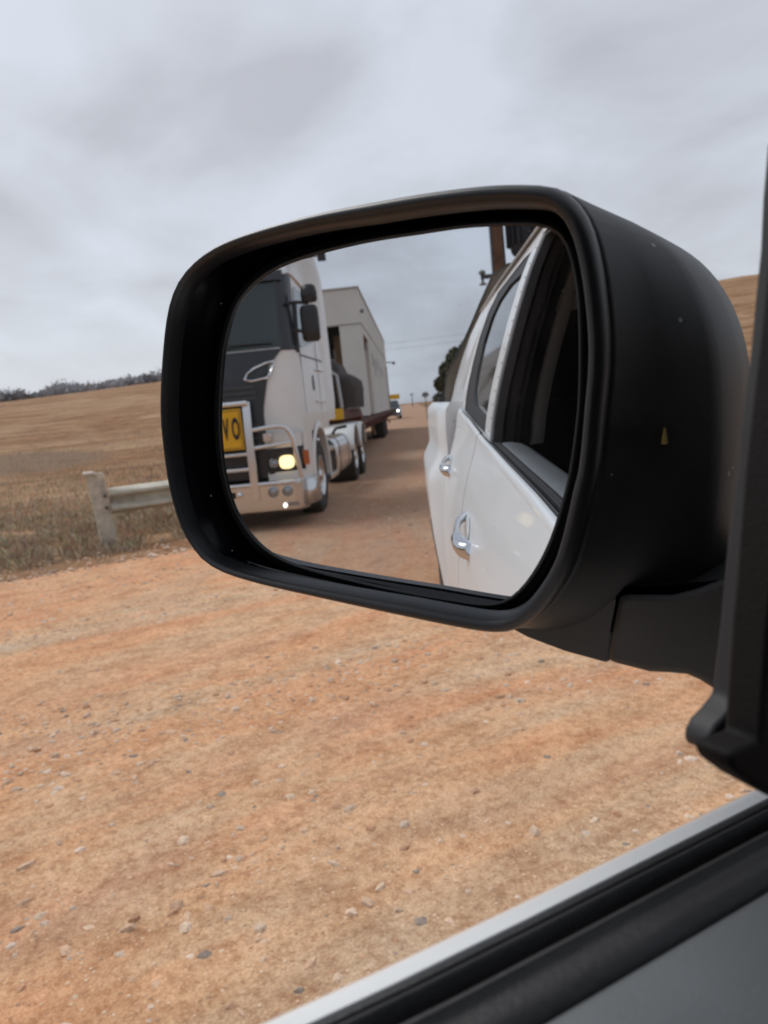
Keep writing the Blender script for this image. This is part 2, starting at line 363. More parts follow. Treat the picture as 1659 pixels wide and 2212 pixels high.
# dry grass on the verge and in the paddock
def grass():
    rnd = random.Random(5); V = []; F = []; C = []
    def tuft(x, y, hs, nb, spread):
        z = hgt(x, y)-.02; k = rnd.uniform(.55, 1.15); base_c = rnd.choice([(.52, .41, .28), (.56, .46, .32), (.48, .36, .24), (.42, .29, .19), (.52, .42, .29), (.46, .35, .24)])
        for _ in range(nb):
            a = rnd.uniform(0, 6.3); bx, by = x+rnd.gauss(0, spread), y+rnd.gauss(0, spread); h_ = hs*rnd.uniform(.5, 1.2); ln_ = h_*rnd.uniform(.1, .9); wd = h_*.035+.003
            o = len(V); dx, dy = math.cos(a), math.sin(a)
            V.extend([(bx-dy*wd, by+dx*wd, z), (bx+dy*wd, by-dx*wd, z), (bx+dx*ln_*.45+dy*wd*.7, by+dy*ln_*.45-dx*wd*.7, z+h_*.6), (bx+dx*ln_, by+dy*ln_, z+h_*rnd.uniform(.75, 1))])
            F.append([o, o+1, o+2]); F.append([o, o+2, o+3]); c_ = tuple(q*k*rnd.uniform(.85, 1.15) for q in base_c); C.extend([c_]*4)
    for _ in range(5200):
        x = -9.6 - 5.5*rnd.random()**1.1; y = rnd.uniform(-2.5, 11)
        if noise.noise(Vector((x*.7, y*.7, 9))) < -.28: continue
        edge = smooth01((-x-9.3)/1.2)
        tuft(x, y, (.06+.13*rnd.random()**2)*(.45+.55*edge), 12, .09)
    for _ in range(3800):
        th = R(rnd.uniform(58, 100)); d = 15 + 75*rnd.random()**1.7
        x, y = -d*math.sin(th), d*math.cos(th); tuft(x, y, .08+.12*rnd.random(), 8, .25)
    for _ in range(900):
        tuft(rnd.uniform(2.4, 7), -rnd.uniform(6, 70), .12+.2*rnd.random(), 6, .15)
    me = bpy.data.meshes.new('dry_grass'); me.from_pydata(V, [], F)
    ca = me.color_attributes.new('tint', 'FLOAT_COLOR', 'POINT'); ca.data.foreach_set('color', [q for c_ in C for q in (*c_, 1)])
    m_ = mat('straw', (.4, .3, .2), .9); t, n, l, b = nodes_of(m_); at = n('ShaderNodeAttribute'); at.attribute_name = 'tint'; l(at.outputs['Color'], b.inputs['Base Color'])
    me.materials.append(m_); o = bpy.data.objects.new('dry_grass', me); link(o); tag(o, 'dry straw coloured grass on the verge and paddock', kind='stuff')
grass()

# foliage helper: small leaf cards through a crown volume
def leaves(mb, blobs, n_, size, rnd, flat=.8):
    for _ in range(n_):
        c, r_ = rnd.choice(blobs)
        while True:
            q = Vector((rnd.uniform(-1, 1), rnd.uniform(-1, 1), rnd.uniform(-1, 1)))
            if .35 < q.length < 1: break
        p = Vector(c) + Vector((q.x*r_, q.y*r_, q.z*r_*flat)); a = Vector((rnd.gauss(0, 1), rnd.gauss(0, 1), rnd.gauss(0, 1))).normalized()
        b_ = a.orthogonal().normalized(); s_ = size*rnd.uniform(.6, 1.4)
        mb.add([p-a*s_, p+b_*s_*.5, p+a*s_, p-b_*s_*.5], [(0, 1, 2, 3)])
leaf_dark = mat('leaf_dark', (.070, .075, .038), .8, var=.5, vscale=1.2)
leaf_grey = mat('leaf_grey', (.115, .125, .105), .85, var=.4, vscale=1.2)
leaf_far = mat('leaf_far', (.36, .37, .395), .9, spec=.2, var=.35, vscale=.08)  # pale blue-grey stands in for distance haze over the trees
bark = mat('bark', (.12, .095, .075), .9, var=.4, bump=.5)
rnd = random.Random(11)
# far woodland along the ridge
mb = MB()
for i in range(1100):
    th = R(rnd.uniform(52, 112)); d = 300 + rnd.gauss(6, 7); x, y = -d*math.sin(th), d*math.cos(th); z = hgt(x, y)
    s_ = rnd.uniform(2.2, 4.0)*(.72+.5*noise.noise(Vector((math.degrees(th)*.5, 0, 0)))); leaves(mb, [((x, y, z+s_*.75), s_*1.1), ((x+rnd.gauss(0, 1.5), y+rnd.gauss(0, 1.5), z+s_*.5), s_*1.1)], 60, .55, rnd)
tag(mb.build('ridge_woodland', leaf_far, smooth=False), 'scrub along the far ridge, distance haze put into its grey colour', kind='stuff')

def tree(x, y, hs, crown, m_, label, size, nl, seed, name='gum_tree', group=None):
    rnd = random.Random(seed); r0 = thing(name, (x, y, hgt(x, y)), label, 'tree', group)
    tr = MB(); top = Vector((x+.2, y, hs*.7)); tr.tube([(x, y, -.1), (x+.05, y, hs*.3), top], [hs*.035, hs*.026, hs*.012], 8)
    for c_, r_ in crown:
        c = Vector((x, y, 0))+Vector(c_); s0 = Vector((x+.05, y, hs*rnd.uniform(.2, .5))); tr.tube([s0, (s0+c)/2+Vector((0, 0, -.1)), c], [hs*.016, hs*.011, hs*.005], 6)
    tr.build('trunk', bark, r0)
    cr = MB(); leaves(cr, [(Vector((x, y, 0))+Vector(c_), r_) for c_, r_ in crown], nl, size, rnd); cr.build('crown', m_, r0, smooth=False)
    return r0
tree(3.1, -60, 6.2, [((-.9, 0, 2.6), .85), ((-.4, .2, 3.6), .9), ((.5, 0, 4.4), 1.2), ((1.4, 0, 3.4), 1.4), ((.3, 0, 2.2), 1.1), ((1.6, 0, 5.0), 1.2), ((-.2, 0, 1.6), .7)], leaf_dark, 'dark olive roadside tree, right of the road behind the ute', .15, 9000, 1)
tree(1.95, -52, 2.6, [((-.5, 0, 1.5), .5), ((0, 0, 1.0), .6), ((.4, .1, 1.9), .55), ((.6, 0, 1.1), .7), ((-.3, 0, .7), .5), ((.9, 0, 2.2), .5)], leaf_grey, 'pale grey roadside bush in front of the dark olive tree',   .09, 6000, 2, name='grey_bush')
for i, (x, y, s_, lb) in enumerate([(-14.2, 3.75, .42, 'grey green saltbush behind the guardrail, close beside the mirror edge')]):
    rr0 = thing('saltbush', (x, y, hgt(x, y)), lb, 'shrub'); z = hgt(x, y)
    cr = MB(); leaves(cr, [((x, y, z+s_*.5), s_), ((x+.2, y+.35, z+s_*.4), s_*.8), ((x, y-.3, z+s_*.35), s_*.7)], 1500, .03, rnd); cr.build('foliage', mat('saltbush_leaf', (.19, .165, .115), .9, var=.4, vscale=4), rr0, smooth=False)
    st = MB(); [st.tube([(x, y, z-.05), (x+rnd.gauss(0, .12), y+rnd.gauss(0, .15), z+s_*.6)], [.02, .006], 5) for _ in range(6)]; st.build('stem', bark, rr0)

# guardrail with its end post
rail_paint = mat('rail_paint', (.52, .49, .40), .6, var=.22, vscale=7, c2=(.36, .34, .28))
gr = thing('guardrail', (-10.75, 1.6, hgt(-10.75, 1.6)), 'weathered cream W-beam guardrail on the dry grass verge', 'guardrail')
zg = -.1
prof = [(0, .69), (.035, .675), (.12, .635), (.12, .60), (.02, .56), (.0, .52), (.02, .48), (.12, .44), (.12, .40), (.035, .365), (0, .35)]
mb = MB(); path = [(-10.75, 1.66), (-10.75, 2.4), (-10.75, 6), (-10.72, 12), (-10.7, 20)]
mb.loft([[(x+a, y, zq) for a, zq in prof] for x, y in path], closed=False); mb.build('rail', rail_paint, gr, solid=.006, angle=60)
for i, y in enumerate((3.5, 5.5, 7.5, 9.5, 11.5, 13.5, 15.5, 17.5)):
    mb = MB(); mb.box(-10.90, -10.76, y-.06, y+.06, zg-.1, .72); mb.build('post', rail_paint, gr, bevel=.01)
ep = MB(); ep.add([(-10.86, 1.49, zg-.1), (-10.70, 1.49, zg-.1), (-10.70, 1.70, zg-.1), (-10.86, 1.70, zg-.1), (-10.84, 1.42, .90), (-10.72, 1.42, .90), (-10.72, 1.63, .91), (-10.84, 1.63, .91)], [(0, 1, 2, 3), (4, 5, 6, 7), (0, 1, 5, 4), (1, 2, 6, 5), (2, 3, 7, 6), (3, 0, 4, 7)])
o = ep.build('end_post', mat('old_post', (.48, .42, .34), .85, var=.3, vscale=9, bump=.3), gr, bevel=.012); 
for zb_ in (.44, .60):
    bo_ = MB(); bo_.lathe((-10.70, 1.60, zb_), (1, 0, 0), [(0, .022), (.014, .020), (.016, .001)], 10); bo_.build('bolt', bark, gr)
cp = MB(); cp.box(-10.87, -10.69, 1.385, 1.52, .90, .935); cp2 = None; cp.build('end_cap', mat('faded_white', (.66, .60, .56), .7), gr, bevel=.008)

# ------------------------------------------------------------------ the ute we sit in (white dual cab)
SZ = [.40, .6, .8, .95, 1.1, 1.2, 1.27, 1.30, 1.358, 1.429, 1.505, 1.594, 1.682, 1.753, 1.80]
SX = [-.225, -.258, -.27, -.267, -.25, -.227, -.203, -.192, -.184, -.166, -.142, -.111, -.077, -.042, -.012]
XC = 0.62                                            # centre line of the ute
def sx(z, y=0): 
    k = (.022*smooth01((y+.22)/.26)) if z > .9 else 0
    z_ = (lerp(z-.02, SZ, SX)+lerp(z, SZ, SX)*2+lerp(z+.02, SZ, SX))/4
    return z_ + k
def belt(y): return lerp(y, [-2.3, -2.15, -1.75, -1.3, -1.1, -.7, -.4, -.2, .1, .6], [1.40, 1.372, 1.352, 1.322, 1.313, 1.297, 1.286, 1.276, 1.2595, 1.253])
ute = thing('white_ute', (0, 0, 0), 'white dual cab ute with black wing mirror, the photo is taken from its window', 'ute')

def skin(mb, y0, y1, z0, ztop, ny=14, nzz=22, off=0, mirror=False, fx=sx):
    rows = []
    for i in range(ny+1):
        y = y0+(y1-y0)*i/ny; zt = ztop(y) if callable(ztop) else ztop; zb = z0(y) if callable(z0) else z0
        row = []
        for j in range(nzz+1):
            z = zb+(zt-zb)*j/nzz; x = fx(z, y)+off
            if mirror: x = 2*XC-x
            row.append((x, y, z))
        rows.append(row)
    return mb.loft(rows, closed=False)
dust_white = mat('dusty_white_paint', (.72, .735, .73), .36, coat=.2)
t, n, l, b = nodes_of(dust_white)                     # road dust gathers low on the doors
spz = n('ShaderNodeSeparateXYZ'); l(pos(n, l), spz.inputs[0])
dz_ = n('ShaderNodeMapRange'); dz_.inputs[1].default_value = .95; dz_.inputs[2].default_value = .3; l(spz.outputs[2], dz_.inputs[0])
dn = n('ShaderNodeMath'); dn.operation = 'MULTIPLY'; l(dz_.outputs[0], dn.inputs[0]); l(nz(n, l, pos(n, l), 5, 5, .6), dn.inputs[1])
l(mixc(n, l, dn.outputs[0], (.79, .83, .845), (.60, .52, .43)), b.inputs['Base Color'])

# front door skin, ends 12 mm before the belt so that the shoulder strip closes it
GAP = -1.335
def door(name, y0, y1):
    mb = MB(); skin(mb, y0, y1, .42, lambda y: belt(y)-.012, 24, 30)
    o = mb.build(name, dust_white, ute, angle=180)
    for yy, s_ in ((y0, -1), (y1, 1)):              # rolled edges at front and rear of the skin
        mb = MB(); r1 = []; r2 = []; r3 = []
        for j in range(31):
            z = .42+(belt(yy)-.012-.42)*j/30; x = sx(z, yy); r1.append((x, yy, z)); r2.append((x+.004, yy+s_*.0025, z)); r3.append((x+.03, yy+s_*.003, z))
        mb.loft([r1, r2, r3], closed=False); mb.build('door_edge', dust_white, o, angle=60)
    return o
fd = door('front_door', .62, GAP); rd = door('rear_door', GAP-.009, -2.26)
# shoulder roll + window sill strips swept along the belt
def strip(name, prof, m_, y0, y1, par, ny=40, angle=50):
    mb = MB(); rows = []
    for i in range(ny+1):
        y = y0+(y1-y0)*i/ny; zb = belt(y); xb = sx(zb-.012, y); rows.append([(xb+a, y, zb+b_) for a, b_ in prof])
    mb.loft(rows, closed=False); return mb.build(name, m_, par, angle=angle)
sh = [(0, -.012), (.0012, -.006), (.0035, -.0015), (.0065, 0.0), (.0122, .0002), (.0128, -.003)]
strip('door_shoulder', sh, white_paint, .62, GAP, fd); strip('door_shoulder', sh, white_paint, GAP-.009, -2.2, rd)
mould = [(.0123, -.006), (.0125, -.0006), (.0132, -.0001), (.0142, .0001), (.0150, .0000), (.0156, -.0010), (.0164, -.0002), (.0178, .0004), (.0186, -.0004), (.019, -.02)]
strip('belt_moulding', mould, rubber, .55, -1.13, fd)
strip('belt_moulding', [(a*.9+.001, b_) for a, b_ in mould], rubber, -1.40, -2.15, rd)
slot = [(.0182, -.016), (.0255, -.016)]
strip('glass_slot', slot, mat('void_black', (.003, .003, .003), .9), .5, -1.13, fd)
seal = [(.0245, -.03), (.0247, -.003), (.0258, .0002), (.0275, .0006), (.0290, -.0014), (.0305, -.0022), (.0330, -.0012), (.0370, -.0010), (.0400, -.003), (.0412, -.007), (.0415, -.03)]
strip('inner_seal', seal, rubber, .45, -1.13, fd)
panel = [(.0412, -.012), (.0425, -.0045), (.046, -.0025), (.062, -.003), (.085, -.008), (.105, -.020), (.118, -.05), (.124, -.14), (.128, -.3)]
strip('door_trim', panel, trim_grey, .45, -1.13, fd, angle=180)

# window frames: on the greenhouse surface
def gsurf(y, z, off=0): return (sx(z)+off, y, z)
def gpanel(mb, pts_a, pts_b, off=0, depth=0):
    """band between two (y,z) polylines lying on the leaning side"""
    A = [gsurf(y, z, off) for y, z in pts_a]; B = [gsurf(y, z, off) for y, z in pts_b]
    rows = [[(x+depth, y, z) for x, y, z in A], A, B, [(x+depth, y, z) for x, y, z in B]]
    return mb.loft(rows, closed=False)
def seq(a, b_, n_): return [(a[0]+(b_[0]-a[0])*i/n_, a[1]+(b_[1]-a[1])*i/n_) for i in range(n_+1)]
# B-pillar frame strip of the front door
mb = MB(); gpanel(mb, seq((-1.335, 1.318), (-1.335, 1.80), 24), seq((-1.205, 1.312), (-1.205, 1.80), 24), 0, .012); mb.build('door_frame', white_paint, fd, angle=50)
for k in range(15):
    z = 1.335+k*.031; rv = MB(); rv.ball((sx(z)-.0003, -1.225 + (.004 if k % 3 else -.006), z), .0019, 4); rv.build('rivet', mat('rivet_dark', (.16, .14, .12), .6), fd)
mb = MB(); gpanel(mb, seq((-1.205, 1.312), (-1.205, 1.775), 24), seq((-1.165, 1.312), (-1.165, 1.765), 24), .004, .02); mb.build('window_rubber', rubber, fd, angle=50)
frame_dark = mat('frame_dark', (.030, .031, .035), .5)
def band(o0, o1, y0, y1, m_, name, par, zt=1.765):
    q = MB(); q.loft([[(sx(z)+o0, y0-.012, z) for z in [1.29+(zt-1.29)*k/20 for k in range(21)]], [(sx(z)+o0+.003, y0, z) for z in [1.29+(zt-1.29)*k/20 for k in range(21)]], [(sx(z)+o1-.003, y1, z) for z in [1.29+(zt-1.29)*k/20 for k in range(21)]], [(sx(z)+o1, y1-.012, z) for z in [1.29+(zt-1.29)*k/20 for k in range(21)]]], closed=False)
    return q.build(name, m_, par, angle=60)
band(.006, .030, -1.19, -1.185, rubber, 'glass_run', fd); band(.032, .058, -1.20, -1.205, frame_dark, 'inner_frame', fd); band(.060, .072, -1.215, -1.21, rubber, 'door_seal', fd)
band(.074, .108, -1.26, -1.29, mat('pillar_dark', (.012, .013, .018), .7), 'pillar_lining', ute)
# header of the front window up to the A pillar
mb = MB(); gpanel(mb, seq((-1.335, 1.80), (.22, 1.80), 12), seq((-1.335, 1.768), (.24, 1.765), 12), 0, .02); mb.build('door_header', white_paint, fd, angle=50)
mb = MB(); gpanel(mb, seq((-1.2, 1.768), (.24, 1.765), 12), seq((-1.2, 1.752), (.25, 1.749), 12), .006, .02); mb.build('header_rubber', rubber, fd, angle=50)
# rear door window
win = [(-1.345, 1.352), (-1.345, 1.700), (-1.53, 1.727), (-1.80, 1.740), (-2.02, 1.722), (-2.10, 1.676), (-2.13, 1.60), (-2.08, 1.50), (-2.00, 1.43), (-1.88, 1.392), (-1.70, 1.376)]
wout = [(-1.336, 1.326), (-1.336, 1.752), (-1.53, 1.768), (-1.83, 1.768), (-2.16, 1.768), (-2.27, 1.716), (-2.30, 1.63), (-2.29, 1.54), (-2.26, 1.45), (-2.20, 1.375), (-1.75, 1.348)]
mb = MB(); W_ = [gsurf(y, z, .010) for y, z in win]; O_ = [gsurf(y, z, .004) for y, z in wout]; I_ = [gsurf(y, z, .022) for y, z in win]
mb.loft([O_, W_, I_], closed=True); mb.build('window_rubber', rubber, rd, angle=40)
# curved quarter glass panel
def fillpoly(mb, poly, off, nz_=16):
    zs = [p[1] for p in poly]; z0, z1 = min(zs)+.0005, max(zs)-.0005; rows = []
    for i in range(nz_+1):
        z = z0+(z1-z0)*i/nz_; xs_ = []
        for k in range(len(poly)):
            (ya, za), (yb, zb) = poly[k-1], poly[k]
            if (za-z)*(zb-z) < 0: xs_.append(ya+(yb-ya)*(z-za)/(zb-za))
        if len(xs_) >= 2: rows.append([gsurf(min(xs_)+(max(xs_)-min(xs_))*j/6, z, off) for j in range(7)])
    return mb.loft(rows, closed=False)
mb = MB(); fillpoly(mb, win, .016, 24); mb.build('rear_window_glass', dark_glass, rd, angle=180)
# roof side, C pillar and roof skin as one body shell
def roofz(y): return lerp(y, [-3.1, -2.9, -2.3, -1.8, -1.2, .2], [1.74, 1.79, 1.80, 1.80, 1.80, 1.80])
body = MB()
outer2 = [(-1.336, 1.315), (-1.336, 1.80), (-1.53, 1.80), (-1.83, 1.80), (-2.45, 1.80), (-2.90, 1.79), (-3.06, 1.70), (-3.16, 1.61), (-3.24, 1.51), (-3.29, 1.405), (-2.0, 1.36)]
body.loft([[gsurf(y, z, 0.001) for y, z in wout], [gsurf(y, z, .0) for y, z in outer2]], closed=True)
# rain channel lip + roof skin
rows = []
for i in range(15):
    u_ = i/14; x = -.012+(1.252+.012)*u_ if False else (-.012 + u_*(2*XC+.024)); zc = 1.80+.075*(1-(2*u_-1)**2)**.6 if 0 < u_ < 1 else 1.80
    rows.append([(x, y, zc*1.0 + (roofz(y)-1.80)) for y in (.22, -.2, -.8, -1.4, -1.9, -2.25, -2.92)])
body.loft(rows, closed=False)
# rear cab wall, far side, nose
body.add([(-.19, -2.47, 1.34), (1.43, -2.47, 1.34), (1.43, -2.40, .5), (-.25, -2.40, .5)], [(0, 1, 2, 3)])
body.add([gsurf(-2.36, 1.76), (2*XC+.03, -2.36, 1.76), (1.43, -2.47, 1.45), (-.17, -2.47, 1.45)], [(0, 1, 2, 3)])
skin(body, .62, -2.47, .42, 1.30, 10, 16, mirror=True)
skin(body, 1.75, .63, .62, lambda y: 1.25-.10*smooth01((y-.6)/1.1), 12, 14, fx=lambda z, y: sx(z) + .10*smooth01((y-1.0)/.8)**2)
skin(body, 1.75, .63, .62, lambda y: 1.25-.10*smooth01((y-.6)/1.1), 12, 14, mirror=True, fx=lambda z, y: sx(z) + .10*smooth01((y-1.0)/.8)**2)
bon = []
for i in range(13):
    u_ = i/12; row = []
    for y in (.63, .9, 1.2, 1.5, 1.75):
        z = 1.25-.10*smooth01((y-.6)/1.1); x0 = sx(z)+.10*smooth01((y-1.0)/.8)**2; row.append((x0+(2*XC-2*x0)*u_, y, z+.06*math.sin(math.pi*u_)**.5))
    bon.append(row)
body.loft(bon, closed=False); body.add([(-.16, 1.75, .62), (1.4, 1.75, .62), (1.36, 1.75, 1.15), (-.12, 1.75, 1.15)], [(0, 1, 2, 3)])
body.build('body_shell', white_paint, ute, angle=50)
ap = MB(); ap.prism([(sx(1.26)+.01, .66, 1.25), (sx(1.26)+.01, .58, 1.25), (-.01, .20, 1.79), (-.01, .28, 1.79)], (.05, 0, 0)); ap.build('front_pillar', white_paint, ute, bevel=.006)
ap = MB(); ap.prism([(2*XC-sx(1.26)-.01, .66, 1.25), (2*XC-sx(1.26)-.01, .58, 1.25), (2*XC+.01, .20, 1.79), (2*XC+.01, .28, 1.79)], (-.05, 0, 0)); ap.build('front_pillar', white_paint, ute, bevel=.006)
ws = MB(); ws.add([(-.16, .70, 1.26), (2*XC+.16, .70, 1.26), (2*XC, .26, 1.79), (0, .26, 1.79)], [(0, 1, 2, 3)]); ws.build('windscreen', glassmat('screen_glass', (.02, .03, .03), .02, .35), ute)
# cabin lining, B-pillar trim, seats, floor
lin = MB(); lin.box(-.0, 2*XC, -2.3, .2, 1.772, 1.782); lin.build('headlining', mat('lining_dark', (.03, .03, .032), .9), ute)
band(.110, .148, -1.29, -1.31, trim_beige, 'pillar_trim', ute, 1.74)
fl = MB(); fl.box(-.15, 1.4, -2.35, .6, .48, .50); fl.box(-.0, 1.25, -2.38, -2.36, .5, 1.35); fl.box(1.26, 1.28, -2.35, .3, .5, 1.77); fl.box(.02, 1.25, -2.40, -2.38, .5, 1.77); fl.build('cabin_floor_and_dark_panels', mat('cabin_dark', (.02, .02, .022), .95), ute)  # tall panels at far side and rear are added to darken the cabin
for sx0 in (.03, .74):
    st = MB(); rows = []
    for y, z, hw in ((-.60, .62, .24), (-.66, .85, .25), (-.74, 1.1, .24), (-.80, 1.30, .20), (-.82, 1.36, .14)):
        rows.append([(sx0+.24+hw*math.cos(a), y+.07*math.sin(a), z) for a in [2*math.pi*k/20 for k in range(20)]])
    st.loft(rows, True, True); st.box(sx0-.01, sx0+.49, -.62, -.12, .60, .74); so_ = st.build('front_seat', seat_m, ute, bevel=.02)
    hd = MB(); hd.loft([[(sx0+.24+hw*math.cos(a), -.84+hy*math.sin(a), z) for a in [2*math.pi*k/20 for k in range(20)]] for z, hw, hy in ((1.40, .09, .035), (1.43, .125, .05), (1.52, .13, .055), (1.58, .11, .045), (1.60, .06, .02))], True, True)
    hd.bar((sx0+.17, -.83, 1.3), (sx0+.17, -.84, 1.42), .007); hd.bar((sx0+.31, -.83, 1.3), (sx0+.31, -.84, 1.42), .007); hd.build('headrest', seat_m, so_)
rs = MB(); rs.box(.0, 1.24, -2.25, -1.75, .6, .8); rs.box(.0, 1.24, -2.33, -2.15, .8, 1.38); rs.build('rear_seat', seat_m, ute, bevel=.04)

# door handles: chrome pull with a dished white cup behind it
def handle(par, y0, y1, z0, z1):
    """strap pull: solid front foot, arched grip, small rear foot; runs slightly downhill to the front"""
    h_ = MB(); rings = []; n_ = 22
    for i in range(n_+1):
        u_ = i/n_; y = y0+(y1-y0)*u_; zc = z0+(z1-z0)*u_
        arc = lerp(u_, [0, .08, .22, .42, .62, .82, .94, 1], [0, .35, .75, 1, 1, .8, .42, .05])
        hz = lerp(u_, [0, .15, .40, .75, 1], [.018, .018, .011, .009, .011]); tx = lerp(u_, [0, .1, .38, .5, .85, 1], [.012, .020, .015, .0065, .0065, .008])
        xx = sx(zc, y)+.002-.027*arc
        rings.append([(xx+tx*math.copysign(abs(math.cos(a))**.7, math.cos(a)), y, zc+hz*math.copysign(abs(math.sin(a))**.8, math.sin(a))) for a in [2*math.pi*k/18 for k in range(18)]])
    h_.loft(rings, True, True); h_.build('door_handle', chrome, par, angle=80)
    cu = MB(); c_ = [(y0+(y1-y0)*.62+.068*math.cos(a), z0+(z1-z0)*.6+.030*math.sin(a)) for a in [2*math.pi*k/24 for k in range(24)]]
    cu.loft([[(sx(z, y)-.0015, y, z) for y, z in c_], [(sx(z, y)-.0022, (y-c_[0][0])*.9+c_[0][0], z) for y, z in c_], [(sx(z, y)+.001, y0+(y1-y0)*.62+(y-y0-(y1-y0)*.62)*.72, z0+(z1-z0)*.6+(z-z0-(z1-z0)*.6)*.72) for y, z in c_]], True, True); cu.build('handle_cup', dust_white, par, angle=60)
handle(fd, -.985, -1.19, 1.098, 1.146); handle(rd, -2.04, -2.22, 1.17, 1.21)
# fuel of detail: small chips and a scratch on the door are in the paint; side tub with flare and wheel
def tubx(z, y):
    b0 = lerp(z, [.45, .6, .9, 1.15, 1.22, 1.30, 1.37, 1.395, 1.407], [-.235, -.25, -.258, -.258, -.256, -.257, -.252, -.240, -.215])
    f_ = smooth01((-2.315-y)/.16)*smooth01((y+4.2)/.5)*smooth01((1.235-z)/.13)*(.40+.60*smooth01((z-.45)/.55))
    return b0 - .052*f_ + .030*(1-smooth01((-2.325-y)/.14))*(1 if z < 1.40 else .4)
tub = MB(); WY, WZ, WR = -3.0, .39, .47
rows = []
for i in range(61):
    y = -2.325-(4.45-2.325)*i/60; dy = abs(y-WY); zb = .50
    if dy < WR: zb = max(.5, WZ+math.sqrt(WR*WR-dy*dy))
    rows.append([(tubx(zb+(1.407-zb)*j/30, y), y, zb+(1.407-zb)*j/30) for j in range(31)] + [(-.19, y, 1.407), (-.17, y, 1.395), (-.17, y, .9)])
tub.loft(rows, closed=False)
tub.loft([[(tubx(.5+.907*j/20, -2.325), -2.325, .5+.907*j/20) for j in range(21)], [(.1, -2.33, .5+.907*j/20) for j in range(21)]], closed=False)
tub.add([(1.46, -2.33, .5), (1.46, -4.45, .5), (1.46, -4.45, 1.407), (1.46, -2.33, 1.407)], [(0, 1, 2, 3)]); tub.add([(-.2, -4.45, .5), (1.46, -4.45, .5), (1.46, -4.45, 1.407), (-.2, -4.45, 1.407)], [(0, 1, 2, 3)])
tub.add([(-.17, -2.33, 1.0), (1.46, -2.33, 1.0), (1.46, -4.45, 1.0), (-.17, -4.45, 1.0)], [(0, 1, 2, 3)])
tub.build('cargo_tub', dust_white, ute, angle=60)
fr = MB(); pts = []
for k in range(25):
    a = math.pi*k/24; y, z = WY+WR*math.cos(a), WZ+WR*math.sin(a); pts.append((tubx(max(z, .5), y)-.004, y, max(z, .42)))
fr.tube([(x+.004, y, z) for x, y, z in pts], .007, 8); fr.build('wheel_arch', rubber, ute)
def wheel(par, x, y, r, wd, side, rim, hub_r=.55, name='wheel'):
    mb = MB(); mb.lathe((x, y, r), (side, 0, 0), [(-wd, r*.60), (-wd, r*.93), (-wd*.93, r*.985), (-wd*.5, r), (-wd*.07, r*.985), (0, r*.93), (.004, r*.80), (0, r*hub_r), (-.03, r*hub_r)], 48)
    mb.v = [tuple(Vector(p)) for p in mb.v]; w_ = mb.build(name, tyre_m, par, angle=40)
    rm = MB(); rm.lathe((x, y, r), (side, 0, 0), [(-.005, r*hub_r), (.0, r*hub_r*.97), (-.015, r*hub_r*.93), (-.06, r*hub_r*.85), (-.075, r*.30), (-.03, r*.27), (-.025, r*.16), (.01, r*.14), (.015, .001)], 40)
    bo = rm
    for k in range(10):
        a = 2*math.pi*k/10; bo.bar((x-side*.05, y+math.cos(a)*r*.36, r+math.sin(a)*r*.36), (x-side*.01, y+math.cos(a)*r*.36, r+math.sin(a)*r*.36), r*.022, 6)
        a += .31; bo.lathe((x-side*.062, y+math.cos(a)*r*.43, r+math.sin(a)*r*.43), (side, 0, 0), [(0, r*.05), (.003, r*.05), (.003, .001)], 10)
    rm.build('rim', rim, w_, angle=35)
    return w_
wheel(ute, -.285, WY, .39, .24, -1, chrome); wheel(ute, 1.50, WY, .39, .24, 1, chrome)
wheel(ute, -.22, 1.05, .39, .24, -1, chrome); wheel(ute, 1.46, 1.05, .39, .24, 1, chrome)
# canvas canopy over the tub
canvas = mat('tan_canvas', (.20, .165, .125), .9, var=.18, vscale=5, bump=.5, bscale=25)
cn = MB(); cs = [(-.188, 1.40), (-.178, 1.46), (-.166, 1.52), (-.144, 1.566), (-.096, 1.635), (-.057, 1.705), (-.015, 1.78), (.03, 1.865), (.10, 1.99), (.18, 2.04), (.62, 2.07)]
full = cs + [(2*XC-a, z) for a, z in reversed(cs[:-1])]; rows = []
for i in range(13):
    y = -3.30-1.14*i/12; sag = .010*math.sin(math.pi*((i % 4)/4)); tp = .05*i/12; rows.append([(x+((sag+tp) if x < XC else -sag-tp), y, z-sag) for x, z in full])
cn.loft(rows, closed=False); cn.add(rows[0], [tuple(range(len(full)))]); cn.add(rows[-1], [tuple(range(len(full)))]); cno = cn.build('canopy', canvas, ute, angle=40)
sm = MB(); sm.tube([(x-.001, -3.30, z) for x, z in cs], .004, 6); sm.build('canopy_piping', rubber, cno)
cl = MB(); cl.box(-.212, -.185, -3.36, -3.29, 1.39, 1.43); cl.build('canopy_clip', black_plastic, cno, bevel=.004)

